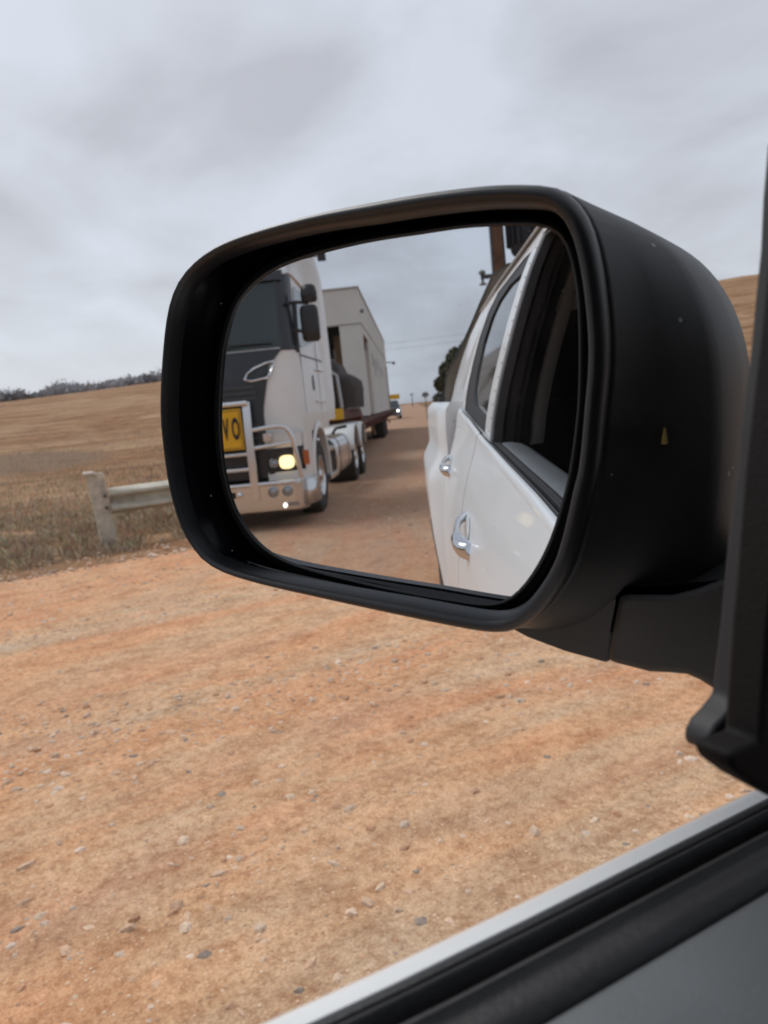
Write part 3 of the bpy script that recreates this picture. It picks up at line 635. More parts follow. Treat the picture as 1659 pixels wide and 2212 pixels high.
# ---- wing mirror: local frame a (across the glass), b (up), t (towards the viewer)
MC = Vector((-.346, .201, 1.416)); Nn = Vector((.4903, -.8715, 0)).normalized(); Ua = Vector((0, 0, 1)).cross(Nn)
def ML(a, b_, t_): return MC + Ua*a + Vector((0, 0, b_)) + Nn*t_
OUTER = [(-0.1506, 0.0194), (-0.1379, 0.0627), (-0.1253, 0.0831), (-0.1088, 0.0934), (-0.0876, 0.0993), (-0.0594, 0.1012), (-0.0252, 0.1014), (0.006, 0.0997), (0.0344, 0.0977), (0.0607, 0.0948), (0.0765, 0.0921), (0.0905, 0.0886), (0.0959, 0.0864), (0.1019, 0.0816), (0.1065, 0.0748), (0.1101, 0.0658), (0.1125, 0.0522), (0.1135, 0.0402), (0.114, 0.025), (0.1131, 0.0097), (0.1107, -0.0054), (0.1084, -0.0211), (0.106, -0.0339), (0.1036, -0.0411), (0.1012, -0.0494), (0.0971, -0.0628), (0.092, -0.0763), (0.0851, -0.0871), (0.0767, -0.0976), (0.0687, -0.1041), (0.0606, -0.1078), (0.0536, -0.109), (0.0425, -0.1089), (0.0133, -0.1055), (-0.018, -0.1013), (-0.0523, -0.0964), (-0.0799, -0.0924), (-0.0991, -0.0891), (-0.1173, -0.085), (-0.1313, -0.0788), (-0.1404, -0.0693), (-0.1473, -0.0579), (-0.1512, -0.043), (-0.1532, -0.0285), (-0.1529, -0.0043)]
GLASS = [(-0.1242, 0.0085), (-0.1163, 0.0389), (-0.1117, 0.0507), (-0.1017, 0.0674), (-0.0882, 0.0772), (-0.0696, 0.0841), (-0.042, 0.0867), (-0.007, 0.0868), (0.0233, 0.0847), (0.0445, 0.0833), (0.0644, 0.0803), (0.0771, 0.0779), (0.0868, 0.0744), (0.0923, 0.0684), (0.0952, 0.0598), (0.0969, 0.0472), (0.0972, 0.0321), (0.0953, 0.0032), (0.0927, -0.0145), (0.0883, -0.0351), (0.0827, -0.0524), (0.0752, -0.0702), (0.0659, -0.0848), (0.057, -0.0945), (0.0483, -0.0994), (0.038, -0.1007), (0.0201, -0.0992), (-0.0118, -0.0957), (-0.0459, -0.0902), (-0.0734, -0.0849), (-0.0926, -0.0789), (-0.1057, -0.0709), (-0.1145, -0.0613), (-0.1221, -0.0481), (-0.1258, -0.0318), (-0.1264, -0.0156)]
NR = 128
Oc = resample(OUTER, NR); Gc = resample(GLASS, NR)
def grow(c, d):
    """offset a contour outwards by d (number or f(angle))"""
    n_ = len(c); o_ = []
    for i in range(n_):
        tg = (c[(i+2) % n_]-c[i-2]); nn = Vector((tg[1], -tg[0])).normalized(); a = -math.pi+2*math.pi*(i+.5)/n_
        o_.append(c[i] + nn*(d(a) if callable(d) else d))
    return o_
def ring(c, t_): return [ML(p[0], p[1], t_(p) if callable(t_) else t_) for p in c]
dm = tag(bpy.data.objects.new('door_mirror', None)); dm.location = (0, 0, 0); link(dm, ute)
def rimw(a):   # width of the rounded rim, by direction from the centre (0 = towards the car)
    return lerp(math.degrees(a), [-180, -135, -90, -45, 0, 45, 90, 135, 180], [.0050, .0060, .0085, .0085, .0085, .0085, .0085, .0062, .0050])
mb = MB()
prof_r = [(0, .0), (.05, .004), (.20, .0075), (.45, .0095), (.70, .0088), (.92, .0055), (1.0, .001)]
mb.loft([ring(grow(Oc, -.004), .004)] + [ring(grow(Oc, (lambda a, u_=u_: -rimw(a)*u_)), .014+dt) for u_, dt in prof_r] + [ring(grow(Oc, lambda a: -rimw(a)*1.05), .010)])
rim_o = mb.build('mirror_rim', rim_black, dm, angle=180)
Ko = grow(Gc, lambda a: lerp(math.degrees(a), [-180, -90, 0, 90, 180], [.0075, .0065, .0035, .0045, .0075])); Li = grow(Oc, lambda a: -rimw(a)*1.02)
mb = MB(); rings_ = []
for u_ in (0, .25, .5, .75, 1):
    c_ = [Li[i]*(1-u_)+grow(Ko, .004)[i]*u_ for i in range(NR)]; rings_.append(ring(c_, .012-.026*u_**.8))
rings_.append(ring(grow(Ko, -.006), -.020)); mb.loft(rings_); mb.build('mirror_recess', inner_gloss, dm, angle=180)
mb = MB(); mb.loft([ring(grow(Ko, .0005), -.016), ring(Ko, -.003), ring(grow(Ko, -.0012), -.0012), ring(grow(Gc, .0026), -.0008), ring(grow(Gc, .0016), .0004), ring(grow(Gc, .0006), .0012), ring(grow(Gc, -.0006), .0008), ring(grow(Gc, -.0012), -.002)])
mb.build('glass_carrier', carrier_black, dm, angle=60)
mirror_m = mat('mirror_silver', (.76, .79, .825), .0, 1.0); t, n, l, b = nodes_of(mirror_m)
vo = n('ShaderNodeTexVoronoi'); vo.inputs['Scale'].default_value = 150; l(pos(n, l), vo.inputs['Vector'])
lt = n('ShaderNodeMath'); lt.operation = 'LESS_THAN'; l(vo.outputs['Distance'], lt.inputs[0]); lt.inputs[1].default_value = .055
gt = n('ShaderNodeMath'); gt.operation = 'GREATER_THAN'; l(nz(n, l, pos(n, l), 28, 3), gt.inputs[0]); gt.inputs[1].default_value = .54
ml_ = n('ShaderNodeMath'); ml_.operation = 'MULTIPLY'; l(lt.outputs[0], ml_.inputs[0]); l(gt.outputs[0], ml_.inputs[1])
ml2 = n('ShaderNodeMath'); ml2.operation = 'MULTIPLY'; l(ml_.outputs[0], ml2.inputs[0]); ml2.inputs[1].default_value = .5
df = n('ShaderNodeBsdfDiffuse'); df.inputs[0].default_value = (.5, .47, .43, 1); ms = n('ShaderNodeMixShader'); l(ml2.outputs[0], ms.inputs[0]); l(b.outputs[0], ms.inputs[1]); l(df.outputs[0], ms.inputs[2])
film = n('ShaderNodeMixShader'); fr_ = n('ShaderNodeMapRange'); fr_.inputs[1].default_value = .42; fr_.inputs[2].default_value = .75; fr_.inputs[3].default_value = .010; fr_.inputs[4].default_value = .075; l(nz(n, l, pos(n, l, (1, 1, .35)), 22, 6, .65), fr_.inputs[0]); l(fr_.outputs[0], film.inputs[0]); l(ms.outputs[0], film.inputs[1]); l(df.outputs[0], film.inputs[2])
l(film.outputs[0], t.nodes['Material Output'].inputs[0])
mb = MB(); gcc = ring(grow(Gc, -.0008), 0.0); mb.add(gcc, [tuple(range(NR))]); mb.build('mirror_glass', mirror_m, dm, smooth=False)
# housing shell behind the rim; its belly swells towards the car and forward
MIDR = [(.0840, .0950), (.1125, .0775), (.1335, .0615), (.1460, .0440), (.1530, .0255), (.1565, .0050), (.1570, -.0250), (.1545, -.0550), (.1490, -.0850), (.1380, -.1050), (.1150, -.1200), (.0850, -.1270), (.0500, -.1250), (0, -.1130), (-.05, -.1000), (-.09, -.0880), (-.125, -.066), (-.140, -.03), (-.138, .02), (-.122, .06), (-.09, .083), (-.05, .0930), (0, .0965), (.05, .1010)]
Mc = resample(MIDR, NR)
def mixr(A, B, u_): return [A[i]*(1-u_)+B[i]*u_ for i in range(len(A))]
cen = Vector((.03, -.01))
def shrink(c, k): return [cen+(p-cen)*k for p in c]
mb = MB()
mb.loft([ring(grow(Oc, -.006), .006), ring(grow(Oc, -.0005), .0125), ring(grow(Oc, .0004), .006), ring(mixr(Oc, Mc, .34), -.010), ring(mixr(Oc, Mc, .74), -.0285), ring(mixr(Oc, Mc, .83), -.0345), ring(mixr(Oc, Mc, .95), -.056), ring(Mc, -.075), ring(shrink(Mc, .96), -.095), ring(shrink(Mc, .86), -.115), ring(shrink(Mc, .66), -.132), ring(shrink(Mc, .35), -.142), ring(shrink(Mc, .02), -.145)])
mb.build('mirror_housing', shell_black, dm, angle=180)
# lower skirt of the housing that meets the arm, and the arm (base) itself
SK = [(.022, -.104), (.030, -.1085), (.042, -.1140), (.056, -.1205), (.075, -.1262), (.0955, -.1302), (.0975, -.1290), (.0995, -.1150), (.1040, -.0960), (.1075, -.0925), (.130, -.0930), (.150, -.0880), (.150, -.095), (.12, -.096), (.09, -.098), (.065, -.100)]
mb = MB(); mb.prism([ML(a, b_, -.012) for a, b_ in SK], -Nn*.075); mb.build('mirror_skirt', shell_black, dm, bevel=.003, seg=3, angle=60)
ARM = [(.0952, -.1290), (.0990, -.1140), (.1032, -.0968), (.1060, -.0942), (.1143, -.0941), (.128, -.0936), (.1378, -.0905), (.1517, -.0843), (.1631, -.079), (.1900, -.072), (.1900, -.150), (.1612, -.1432), (.1437, -.1380), (.138, -.1345), (.1328, -.1325), (.1262, -.1325), (.116, -.1330), (.1018, -.1305)]
mb = MB(); mb.prism([ML(a, b_, -.0105) for a, b_ in ARM], -Nn*.062); mb.build('mirror_arm', shell_black, dm, bevel=.0045, seg=3, angle=60)
rpq = MB(); rpq.prism([ML(.1272, -.0250, -.0085), ML(.1290, -.0252, -.0085), ML(.1285, -.0180, -.0085)], -Nn*.020); rpq.build('side_repeater', mat('repeater_amber', (.30, .20, .035), .5), dm)
# gasket and sail panel on the door
GASKET = [(0.2341, 0.0696), (0.2308, 0.0521), (0.2289, 0.0363), (0.2254, 0.0204), (0.2224, 0.0044), (0.2187, -0.0093), (0.2159, -0.0208), (0.2139, -0.0325), (0.2083, -0.0527), (0.2065, -0.0619), (0.2033, -0.0784), (0.1987, -0.0971), (0.1978, -0.1008), (0.1926, -0.1039), (0.1878, -0.1059), (0.1848, -0.109), (0.184, -0.1122), (0.1857, -0.1147), (0.1879, -0.114), (0.1902, -0.1111), (0.1937, -0.1112), (0.2006, -0.114), (0.2207, -0.1237), (0.2466, -0.1246), (0.330, 0.0719)]
SAIL = [(0.2119, 0.062), (0.2069, 0.0322), (0.2025, 0.0119), (0.1976, -0.0086), (0.1926, -0.0309), (0.1883, -0.0559), (0.1853, -0.0706), (0.1803, -0.1018), (0.1734, -0.1014), (0.168, -0.1011), (0.1674, -0.1042), (0.1692, -0.1066), (0.1765, -0.113), (0.1859, -0.1199), (0.1937, -0.1255), (0.2056, -0.1339), (0.46, -0.1600), (0.46, 0.02), (.30, .19), (.236, .19)]
mb = MB(); mb.prism([(-.160, y, H+z) for y, z in GASKET], (.010, 0, 0)); mb.build('mirror_gasket', mat('gasket_grey', (.030, .031, .034), .55), dm, bevel=.0025, seg=3, angle=60)
mb = MB(); mb.prism([(-.142, y, H+z) for y, z in SAIL], (.012, 0, 0)); mb.build('sail_panel', trim_brown, ute, bevel=.004, seg=3, angle=60)

# ------------------------------------------------------------------ the oversize convoy behind (seen in the wing mirror)
TX = -3.03; HW = 1.25                                # truck centre line, half width; it faces +Y
truck = thing('prime_mover', (TX, -10.4, 0), 'white cab-over prime mover with polished bull bar and yellow oversize sign, reflected in the mirror', 'truck')
chassis_red = mat('trailer_red', (.10, .035, .026), .75, var=.35, vscale=3)
sign_yellow = mat('sign_yellow', (.78, .42, .01), .5)
sign_black = mat('sign_black', (.01, .01, .01), .5)
amber = mat('amber_lens', (.50, .10, .008), .25)
lamp_lit = mat('lamp_lit', (1, .9, .6), .3, emit=(1.0, .74, .33), es=1.6)
lamp_white = mat('lamp_white', (1, 1, 1), .3, emit=(1.0, .98, .90), es=2.2)
lens = mat('lamp_lens', (.35, .36, .37), .12, metal=.7)
panel_black = mat('panel_black', (.016, .018, .024), .32, coat=.25)

YAW = R(2.0); truck.location.x += 0
def cabfront(z): return lerp(z, [.9, 1.9, 2.25, 3.15, 3.5, 4.0], [-9.10, -9.12, -9.20, -9.50, -9.72, -10.9])
def cabhw(z): return lerp(z, [.9, 2.0, 2.25, 3.2, 3.6, 4.0], [1.25, 1.25, 1.235, 1.19, 1.12, .98])
def cabring(z, y_back=-11.55, off=0.0, n_=14):
    """half-open contour: near side rear -> round front corners -> far side rear"""
    hw = cabhw(z)+off; yf = cabfront(z)+off; rc = lerp(z, [.9, 2.1, 2.35, 4.0], [.36, .36, .20, .22]); bow = .10
    pts = [(TX+hw, y_back, z), (TX+hw, y_back*.5+(yf-rc)*.5, z), (TX+hw, yf-rc, z)]
    for k in range(1, 8):
        a = math.pi/2*k/8; pts.append((TX+hw-rc+rc*math.cos(a), yf-rc+rc*math.sin(a)-bow*0, z))
    xs_ = hw-rc
    for k in range(n_+1):
        q = xs_-2*xs_*k/n_; pts.append((TX+q, yf+bow*(1-(q/xs_)**2)*.6, z))
    for k in range(7, 0, -1):
        a = math.pi/2*k/8; pts.append((TX-hw+rc-rc*math.cos(a), yf-rc+rc*math.sin(a), z))
    pts += [(TX-hw, yf-rc, z), (TX-hw, y_back*.5+(yf-rc)*.5, z), (TX-hw, y_back, z)]
    return pts
def fronty(x, z, off=0):
    hw = cabhw(z); yf = cabfront(z); rc = lerp(z, [.9, 2.1, 2.35, 4.0], [.36, .36, .20, .22]); xs_ = hw-rc; q = abs(x-TX)
    if q <= xs_: return yf + .06*(1-(q/xs_)**2)+off
    d = min(rc, q-xs_); return yf-rc+math.sqrt(max(0, rc*rc-d*d))+off
def frontpatch(mb, x0, x1, z0, z1, off, nx=18, nzz=10, edge=.0):
    """patch on the cab's front; z0/z1, x0/x1 may be functions of the other coordinate"""
    rows = []
    for j in range(nzz+1):
        z = z0+(z1-z0)*j/nzz; a = x0(z) if callable(x0) else x0; b_ = x1(z) if callable(x1) else x1
        rows.append([(a+(b_-a)*k/nx, fronty(a+(b_-a)*k/nx, z, off), z) for k in range(nx+1)])
    mb.loft(rows, closed=False)
    # returns at the border so that the patch has thickness
    bd = rows[0] + [r_[-1] for r_ in rows[1:]] + rows[-1][::-1][1:] + [r_[0] for r_ in rows[::-1][1:-1]]
    mb.loft([bd, [(p[0], p[1]-off-.02, p[2]) for p in bd]], closed=True); return mb
mb = MB(); zs = [1.18, 1.3, 1.5, 1.8, 2.0, 2.12, 2.22, 2.3, 2.5, 2.8, 3.1, 3.25, 3.4, 3.6, 3.8, 3.95, 4.0]
mb.loft([cabring(z) for z in zs], closed=False); mb.add(cabring(4.0), [tuple(range(len(cabring(4.0))))]); mb.loft([[(TX+HW, -11.55, 1.18), (TX-HW, -11.55, 1.18)], [(TX+.98, -11.55, 4.0), (TX-.98, -11.55, 4.0)]], closed=False)
cab = mb.build('cab', truck_white, truck, angle=50)
# side air deflector behind the cab (the white edge towards us) and the roof deflector
for s_ in (1, -1):
    mb = MB(); rows = []
    for z, hw, yb in ((1.28, 1.25, -12.25), (1.6, 1.255, -12.35), (2.3, 1.255, -12.35), (3.0, 1.25, -12.35), (3.5, 1.27, -12.1), (3.9, 1.22, -11.9)):
        rows.append([(TX+s_*(cabhw(z)-.03), -11.45, z), (TX+s_*hw, -11.60, z), (TX+s_*(hw+.005), (yb-11.6)/2, z), (TX+s_*(hw+.01), yb, z), (TX+s_*(hw-.03), yb-.02, z), (TX+s_*(hw-.04), -11.7, z)])
    mb.loft(rows, closed=False); mb.build('side_deflector', truck_white, truck, angle=40)
mb = MB(); mb.loft([[(TX+q*w_, y, z) for q in (-1, -.9, -.5, 0, .5, .9, 1)] for y, z, w_ in ((-10.35, 3.82, .95), (-10.9, 4.02, .98), (-11.5, 4.16, 1.0), (-11.5, 3.7, 1.0))], closed=False); mb.build('roof_deflector', truck_white, truck)
# windscreen, black front panel, sun visor
mb = MB(); frontpatch(mb, lambda z: TX-(1.10-.04*(z-2.26)), lambda z: TX+(1.10-.04*(z-2.26)), 2.27, 3.13, .012); mb.build('windscreen', cab_glass, truck, angle=60)
for s_ in (1, -1):
    mb = MB(); mb.loft([[(TX+s_*q, fronty(TX+s_*min(q, cabhw(z)-.004), z, .014), z) for q in (1.08-.04*(z-2.26), cabhw(z)-.12, cabhw(z)-.06, cabhw(z)-.02, cabhw(z)-.004)] + [(TX+s_*(cabhw(z)+.008), cabfront(z)-.20, z), (TX+s_*(cabhw(z)+.008), cabfront(z)-.30, z)] for z in (2.23, 2.27, 2.5, 2.8, 3.05, 3.22)], closed=False); mb.build('windscreen_pillar', panel_black, truck, angle=60)
mb = MB(); frontpatch(mb, TX-1.13, TX+1.13, 3.13, 3.27, .05, 18, 3); mb.build('sun_visor', panel_black, truck, angle=50)
mb = MB(); frontpatch(mb, lambda z: TX-lerp(z, [1.2, 1.5, 2.05, 2.25], [.80, .80, .93, 1.10]), lambda z: TX+lerp(z, [1.2, 1.5, 2.05, 2.25], [.80, .80, .93, 1.10]), .66, 2.25, .03, 24, 16); mb.build('front_panel', panel_black, truck, angle=50)
gm = MB()
for z in (1.08, 1.16, 1.24, 1.32, 1.66, 1.73, 1.80): frontpatch(gm, TX-.74, TX+.74, z, z+.020, .052, 12, 1)
gm.build('grille', mat('grille_grey', (.07, .072, .078), .35), truck)
for s_ in (1, -1):                                   # chromed air intake loops beside the grille
    mb = MB(); pl = [(.62, 1.90), (.66, 1.97), (.74, 2.03), (.90, 2.085), (.99, 2.10), (.98, 2.05), (.95, 1.96), (.90, 1.90), (.70, 1.875)]
    pp = [(TX+s_*a, fronty(TX+s_*a, z, .045), z) for a, z in pl]; mb.tube(pp+[pp[0], pp[1]], .014, 8, cap=False); mb.build('intake_trim', chrome, truck)
mb = MB()
for q, zz_ in ((-.10, 2.02), (.10, 2.02)): mb.ball((TX+q, fronty(TX+q, 2.02, .05), 2.0), .055, 8, (1.4, .35, .8))
mb.build('front_badge', chrome, truck)
for s_ in (1, -1):                                   # wipers
    mb = MB(); mb.tube([(TX+s_*.15, fronty(TX+s_*.15, 2.27, .05), 2.24), (TX+s_*.45, fronty(TX+s_*.45, 2.33, .05), 2.34), (TX+s_*.98, fronty(TX+s_*.98, 2.36, .04), 2.33)], .012, 6); mb.build('wiper', black_plastic, truck)
# side window, door seams, vent, drip rail, handle
for s_ in (1, -1):
    mb = MB(); poly = [(-9.72, 2.33), (-9.80, 2.28), (-10.75, 2.40), (-10.82, 2.50), (-10.80, 3.05), (-10.72, 3.10), (-9.95, 3.10), (-9.86, 3.04)]
    mb.prism([(TX+s_*(cabhw(z)-.004), y, z) for y, z in poly], (s_*.012, 0, 0)); mb.build('side_window', cab_glass, truck)
    mb = MB(); mb.tube([(TX+s_*(cabhw(z)+.012), y, z) for y, z in ((-9.62, 3.24), (-9.9, 3.25), (-10.4, 3.21), (-11.0, 3.12))], .016, 6); mb.build('drip_rail', chrome, truck)
    mb = MB()
    for y, z0, z1 in ((-9.62, 1.42, 2.3), (-10.95, 1.45, 3.1)): mb.box(TX+s_*(HW-.004), TX+s_*(HW+.003), y-.006, y+.006, z0, z1)
    mb.box(TX+s_*(HW-.004), TX+s_*(HW+.003), -11.5, -9.62, 2.175, 2.19); mb.build('door_seam', black_plastic, truck)
    mb = MB(); mb.lathe((TX+s_*1.256, -10.42, 1.83), (s_, 0, 0), [(-.01, .075), (.006, .075), (.008, .06), (.008, .001)], 20); mb.v = [(x, -10.42+(y+10.42)*.9, 1.83+(z-1.83)*1.45) for x, y, z in mb.v]; mb.build('side_vent', panel_black, truck)
    mb = MB(); mb.box(TX+s_*1.25, TX+s_*1.285, -11.4, -10.5, 1.56, 1.585); mb.box(TX+s_*1.25, TX+s_*1.285, -11.35, -10.7, 2.02, 2.035); mb.build('side_step', truck_white, truck, bevel=.004)
# mirrors on their arm
for s_ in (1, -1):
    mm_ = MB(); X = TX+s_*1.43
    rr_ = [[(X+s_*(a*.12), -9.60-.5*b_*.16+.0, z) for a, b_ in [(math.copysign(abs(math.cos(t_))**.5, math.cos(t_)), math.copysign(abs(math.sin(t_))**.6, math.sin(t_))) for t_ in [2*math.pi*k/20 for k in range(20)]]] for z in (2.33, 2.36, 2.5, 2.7, 2.76, 2.79)]
    mm_.loft([[(X+(p[0]-X)*k, -9.6+(p[1]+9.6)*k, p[2]) for p in r_] for r_, k in zip(rr_, (.7, .95, 1, 1, .93, .7))], True, True)
    mo = mm_.build('rear_view_mirror', black_plastic, truck, angle=50)
    mm_ = MB(); mm_.loft([[(X+s_*.02+(.105*k)*math.cos(t_), -9.6+.09*k*math.sin(t_), z) for t_ in [2*math.pi*q/18 for q in range(18)]] for z, k in ((2.825, .8), (2.85, 1), (2.95, 1.02), (3.03, .85), (3.05, .5))], True, True); mm_.build('wide_angle_mirror', black_plastic, truck, angle=50)
    mm_ = MB(); mm_.tube([(TX+s_*1.17, -9.42, 2.82), (TX+s_*1.3, -9.5, 2.83), (X, -9.6, 2.82)], .022, 8); mm_.tube([(TX+s_*1.15, -9.40, 2.5), (TX+s_*1.27, -9.5, 2.48), (X-s_*.05, -9.6, 2.45)], .022, 8); mm_.tube([(TX+s_*1.27, -9.5, 2.84), (TX+s_*1.24, -9.48, 2.2)], .03, 8); mm_.build('mirror_arm', black_plastic, truck)
# driver behind the windscreen comes later as a thing of his own
# lower front: headlamp units, corner panels, bumper
for s_ in (1, -1):
    mb = MB(); mb.prism([(TX+s_*a, -9.06-(.14 if a > 1.1 else 0), z) for a, z in ((.80, .70), (1.20, .72), (1.235, 1.00), (.80, 1.02))], (0, .05, 0)); hb = mb.build('headlamp_housing', panel_black, truck, bevel=.01)
    mb = MB(); mb.prism([(TX+s_*(1.037+.094*math.copysign(abs(math.cos(t_))**.7, math.cos(t_))), -9.05, .84+.084*math.copysign(abs(math.sin(t_))**.7, math.sin(t_))) for t_ in [2*math.pi*k/24 for k in range(24)]], (0, .055, 0)); mb.build('headlight', lamp_lit if s_ > 0 else lamp_lit, hb, bevel=.012)
    mb = MB(); mb.lathe((TX+s_*.875, -9.01, .835), (0, 1, 0), [(-.02, .062), (.01, .062), (.02, .05), (.012, .04), (.02, .02), (.022, .001)], 20); mb.build('spotlight', lens, hb)
    mb = MB(); mb.prism([(TX+s_*a, y, z) for a, y, z in ((1.215, -9.20, .77), (1.262, -9.34, .77), (1.262, -9.34, .95), (1.215, -9.18, .97))], (s_*.012, .012, 0)); mb.build('indicator', amber, truck, bevel=.004)
    mb = MB(); mb.loft([[(TX+s_*.78, -9.05, z), (TX+s_*1.05, -9.06, z), (TX+s_*1.20, -9.16, z), (TX+s_*1.26, -9.36, z), (TX+s_*1.26, -9.62, z)] for z in (1.02, 1.10, 1.19)], closed=False); mb.loft([[(TX+s_*.78, -9.03, z), (TX+s_*1.05, -9.05, z), (TX+s_*1.20, -9.16, z), (TX+s_*1.26, -9.36, z), (TX+s_*1.26, -9.72, z)] for z in (.36, .52, .68, .72)], closed=False); mb.loft([[(TX+s_*1.235, -9.22, z), (TX+s_*1.262, -9.40, z), (TX+s_*1.262, -9.80, z)] for z in (.70, .9, 1.2)], closed=False)
    mb.build('corner_panel', truck_white, truck, angle=50)
    # round fog lamps in the bumper, small lamp below
    for q in (.86, 1.04):
        mb = MB(); mb.lathe((TX+s_*q, -8.845, .49), (0, 1, 0), [(-.02, .068), (.012, .068), (.014, .056), (.002, .05), (.012, .02), (.014, .001)], 24); mb.build('fog_lamp', lens, truck)
    mb = MB(); mb.ball((TX+s_*.99, -8.845, .315), .03, 8, (.75, .5, 1)); mb.build('marker_lamp', lamp_white, truck)
    mb = MB(); mb.box(TX+s_*1.03, TX+s_*1.17, -8.85, -8.842, .305, .345); mb.build('bumper_slot', mat('slot_grey', (.25, .22, .2), .6), truck)
# bull bar
bb = MB(); pr = [(-1.24, -9.12), (-1.20, -8.93), (-1.12, -8.86), (1.12, -8.86), (1.20, -8.93), (1.24, -9.12)]
zsb = [(.235, -.10), (.26, -.015), (.32, .0), (.58, .0), (.605, -.02)]
bb.loft([[(TX+a, y+dy, z) for a, y in pr] for z, dy in zsb], closed=False)
for s_ in (1, -1): bb.loft([[(TX+s_*1.24, -9.12, z), (TX+s_*1.31, -9.30, z), (TX+s_*1.31, -9.72, z)] for z in (.27, .60)], closed=False)
bbo = bb.build('bull_bar', alu, truck, solid=.008, angle=30)
def bbpart(name, f, m_=alu, **k): q = MB(); f(q); return q.build(name, m_, bbo, **k)
for s_ in (1, -1):
    bbpart('upright', lambda q: q.loft([[(TX+s_*(.635+dx), y+dy, z) for dx, dy in ((-.05, .0), (.05, .0), (.05, -.07), (-.05, -.07))] for y, z in ((-8.83, .40), (-8.83, .62), (-8.84, 1.3), (-8.88, 1.63))], True, True), bevel=.008)
    bbpart('loop_tube', lambda q: q.tube([(TX+s_*a, y, z) for a, y, z in ((.64, -8.88, 1.27), (.90, -8.89, 1.295), (1.02, -8.90, 1.295), (1.09, -8.91, 1.27), (1.135, -8.92, 1.21), (1.16, -8.93, 1.12), (1.19, -8.95, .85), (1.215, -8.97, .62))], .031, 12))
    bbpart('middle_tube', lambda q: q.tube([(TX+s_*.64, -8.88, 1.05), (TX+s_*1.165, -8.94, 1.085)], .030, 12))
    bbpart('bracket', lambda q: q.box(TX+s_*.80, TX+s_*.90, -9.05, -8.88, 1.12, 1.22), bevel=.01)
    bbpart('tow_bolt', lambda q: q.ball((TX+s_*.44, -8.83, .49), .035, 8, (1, .6, 1)), chrome)
bbpart('bumper_tube', lambda q: q.tube([(TX+a, y, .60) for a, y in ((-1.2, -8.98), (-1.1, -8.86), (1.1, -8.86), (1.2, -8.98))], .03, 12))
bbpart('top_tube', lambda q: q.bar((TX-.66, -8.87, 1.61), (TX+.66, -8.87, 1.61), .038, 12))
bbpart('cross_tube', lambda q: q.bar((TX-.6, -8.87, .99), (TX+.6, -8.87, .99), .028, 12))
bbpart('cross_tube', lambda q: q.bar((TX-.6, -8.87, .80), (TX+.6, -8.87, .80), .028, 12))
bbpart('bumper_vent', lambda q: q.box(TX-.38, TX+.38, -8.86, -8.852, .45, .53), sign_black)
# yellow sign with its lettering
sg = MB(); sg.box(TX-.575, TX+.575, -8.835, -8.815, 1.055, 1.555); sgo = sg.build('oversize_sign', sign_yellow, truck, bevel=.006)
def text(body_, loc, size, m_, parent, bold=0.0, sx_=1.0, name='lettering'):
    cu = bpy.data.curves.new(name, 'FONT'); cu.body = body_; cu.size = size; cu.align_x = 'LEFT'; cu.align_y = 'CENTER'; cu.extrude = .002; cu.offset = bold; cu.space_character = 1.62
    o = bpy.data.objects.new(name, cu); cu.materials.append(m_); link(o, parent)
    o.matrix_local = Matrix.Translation(Vector(loc)-base(parent)) @ Matrix(((-sx_, 0, 0, 0), (0, 0, 1, 0), (0, 1, 0, 0), (0, 0, 0, 1)))
    bpy.context.view_layer.update(); me_ = bpy.data.meshes.new_from_object(o.evaluated_get(bpy.context.evaluated_depsgraph_get())); k_ = bpy.data.objects.new(name, me_); link(k_, parent); k_.matrix_local = o.matrix_local.copy(); bpy.data.objects.remove(o)
    return k_
text('OVERSIZE', (TX+.545, -8.811, 1.30), .355, sign_black, sgo, .013, .34)
bd = MB()
for a, b_, c_, d_ in ((-.555, .555, 1.072, 1.079), (-.555, .555, 1.531, 1.538), (-.56, -.553, 1.072, 1.538), (.553, .56, 1.072, 1.538)): bd.box(TX+a, TX+b_, -8.815, -8.812, c_, d_)
bd.build('sign_border', sign_black, sgo)
# roof horns / beacon seen beside the roof
mb = MB(); mb.bar((TX+1.02, -11.3, 3.72), (TX+1.42, -11.3, 3.72), .016, 6); mb.box(TX+1.38, TX+1.50, -11.34, -11.26, 3.64, 3.80); mb.build('work_lamp', black_plastic, truck, bevel=.01)
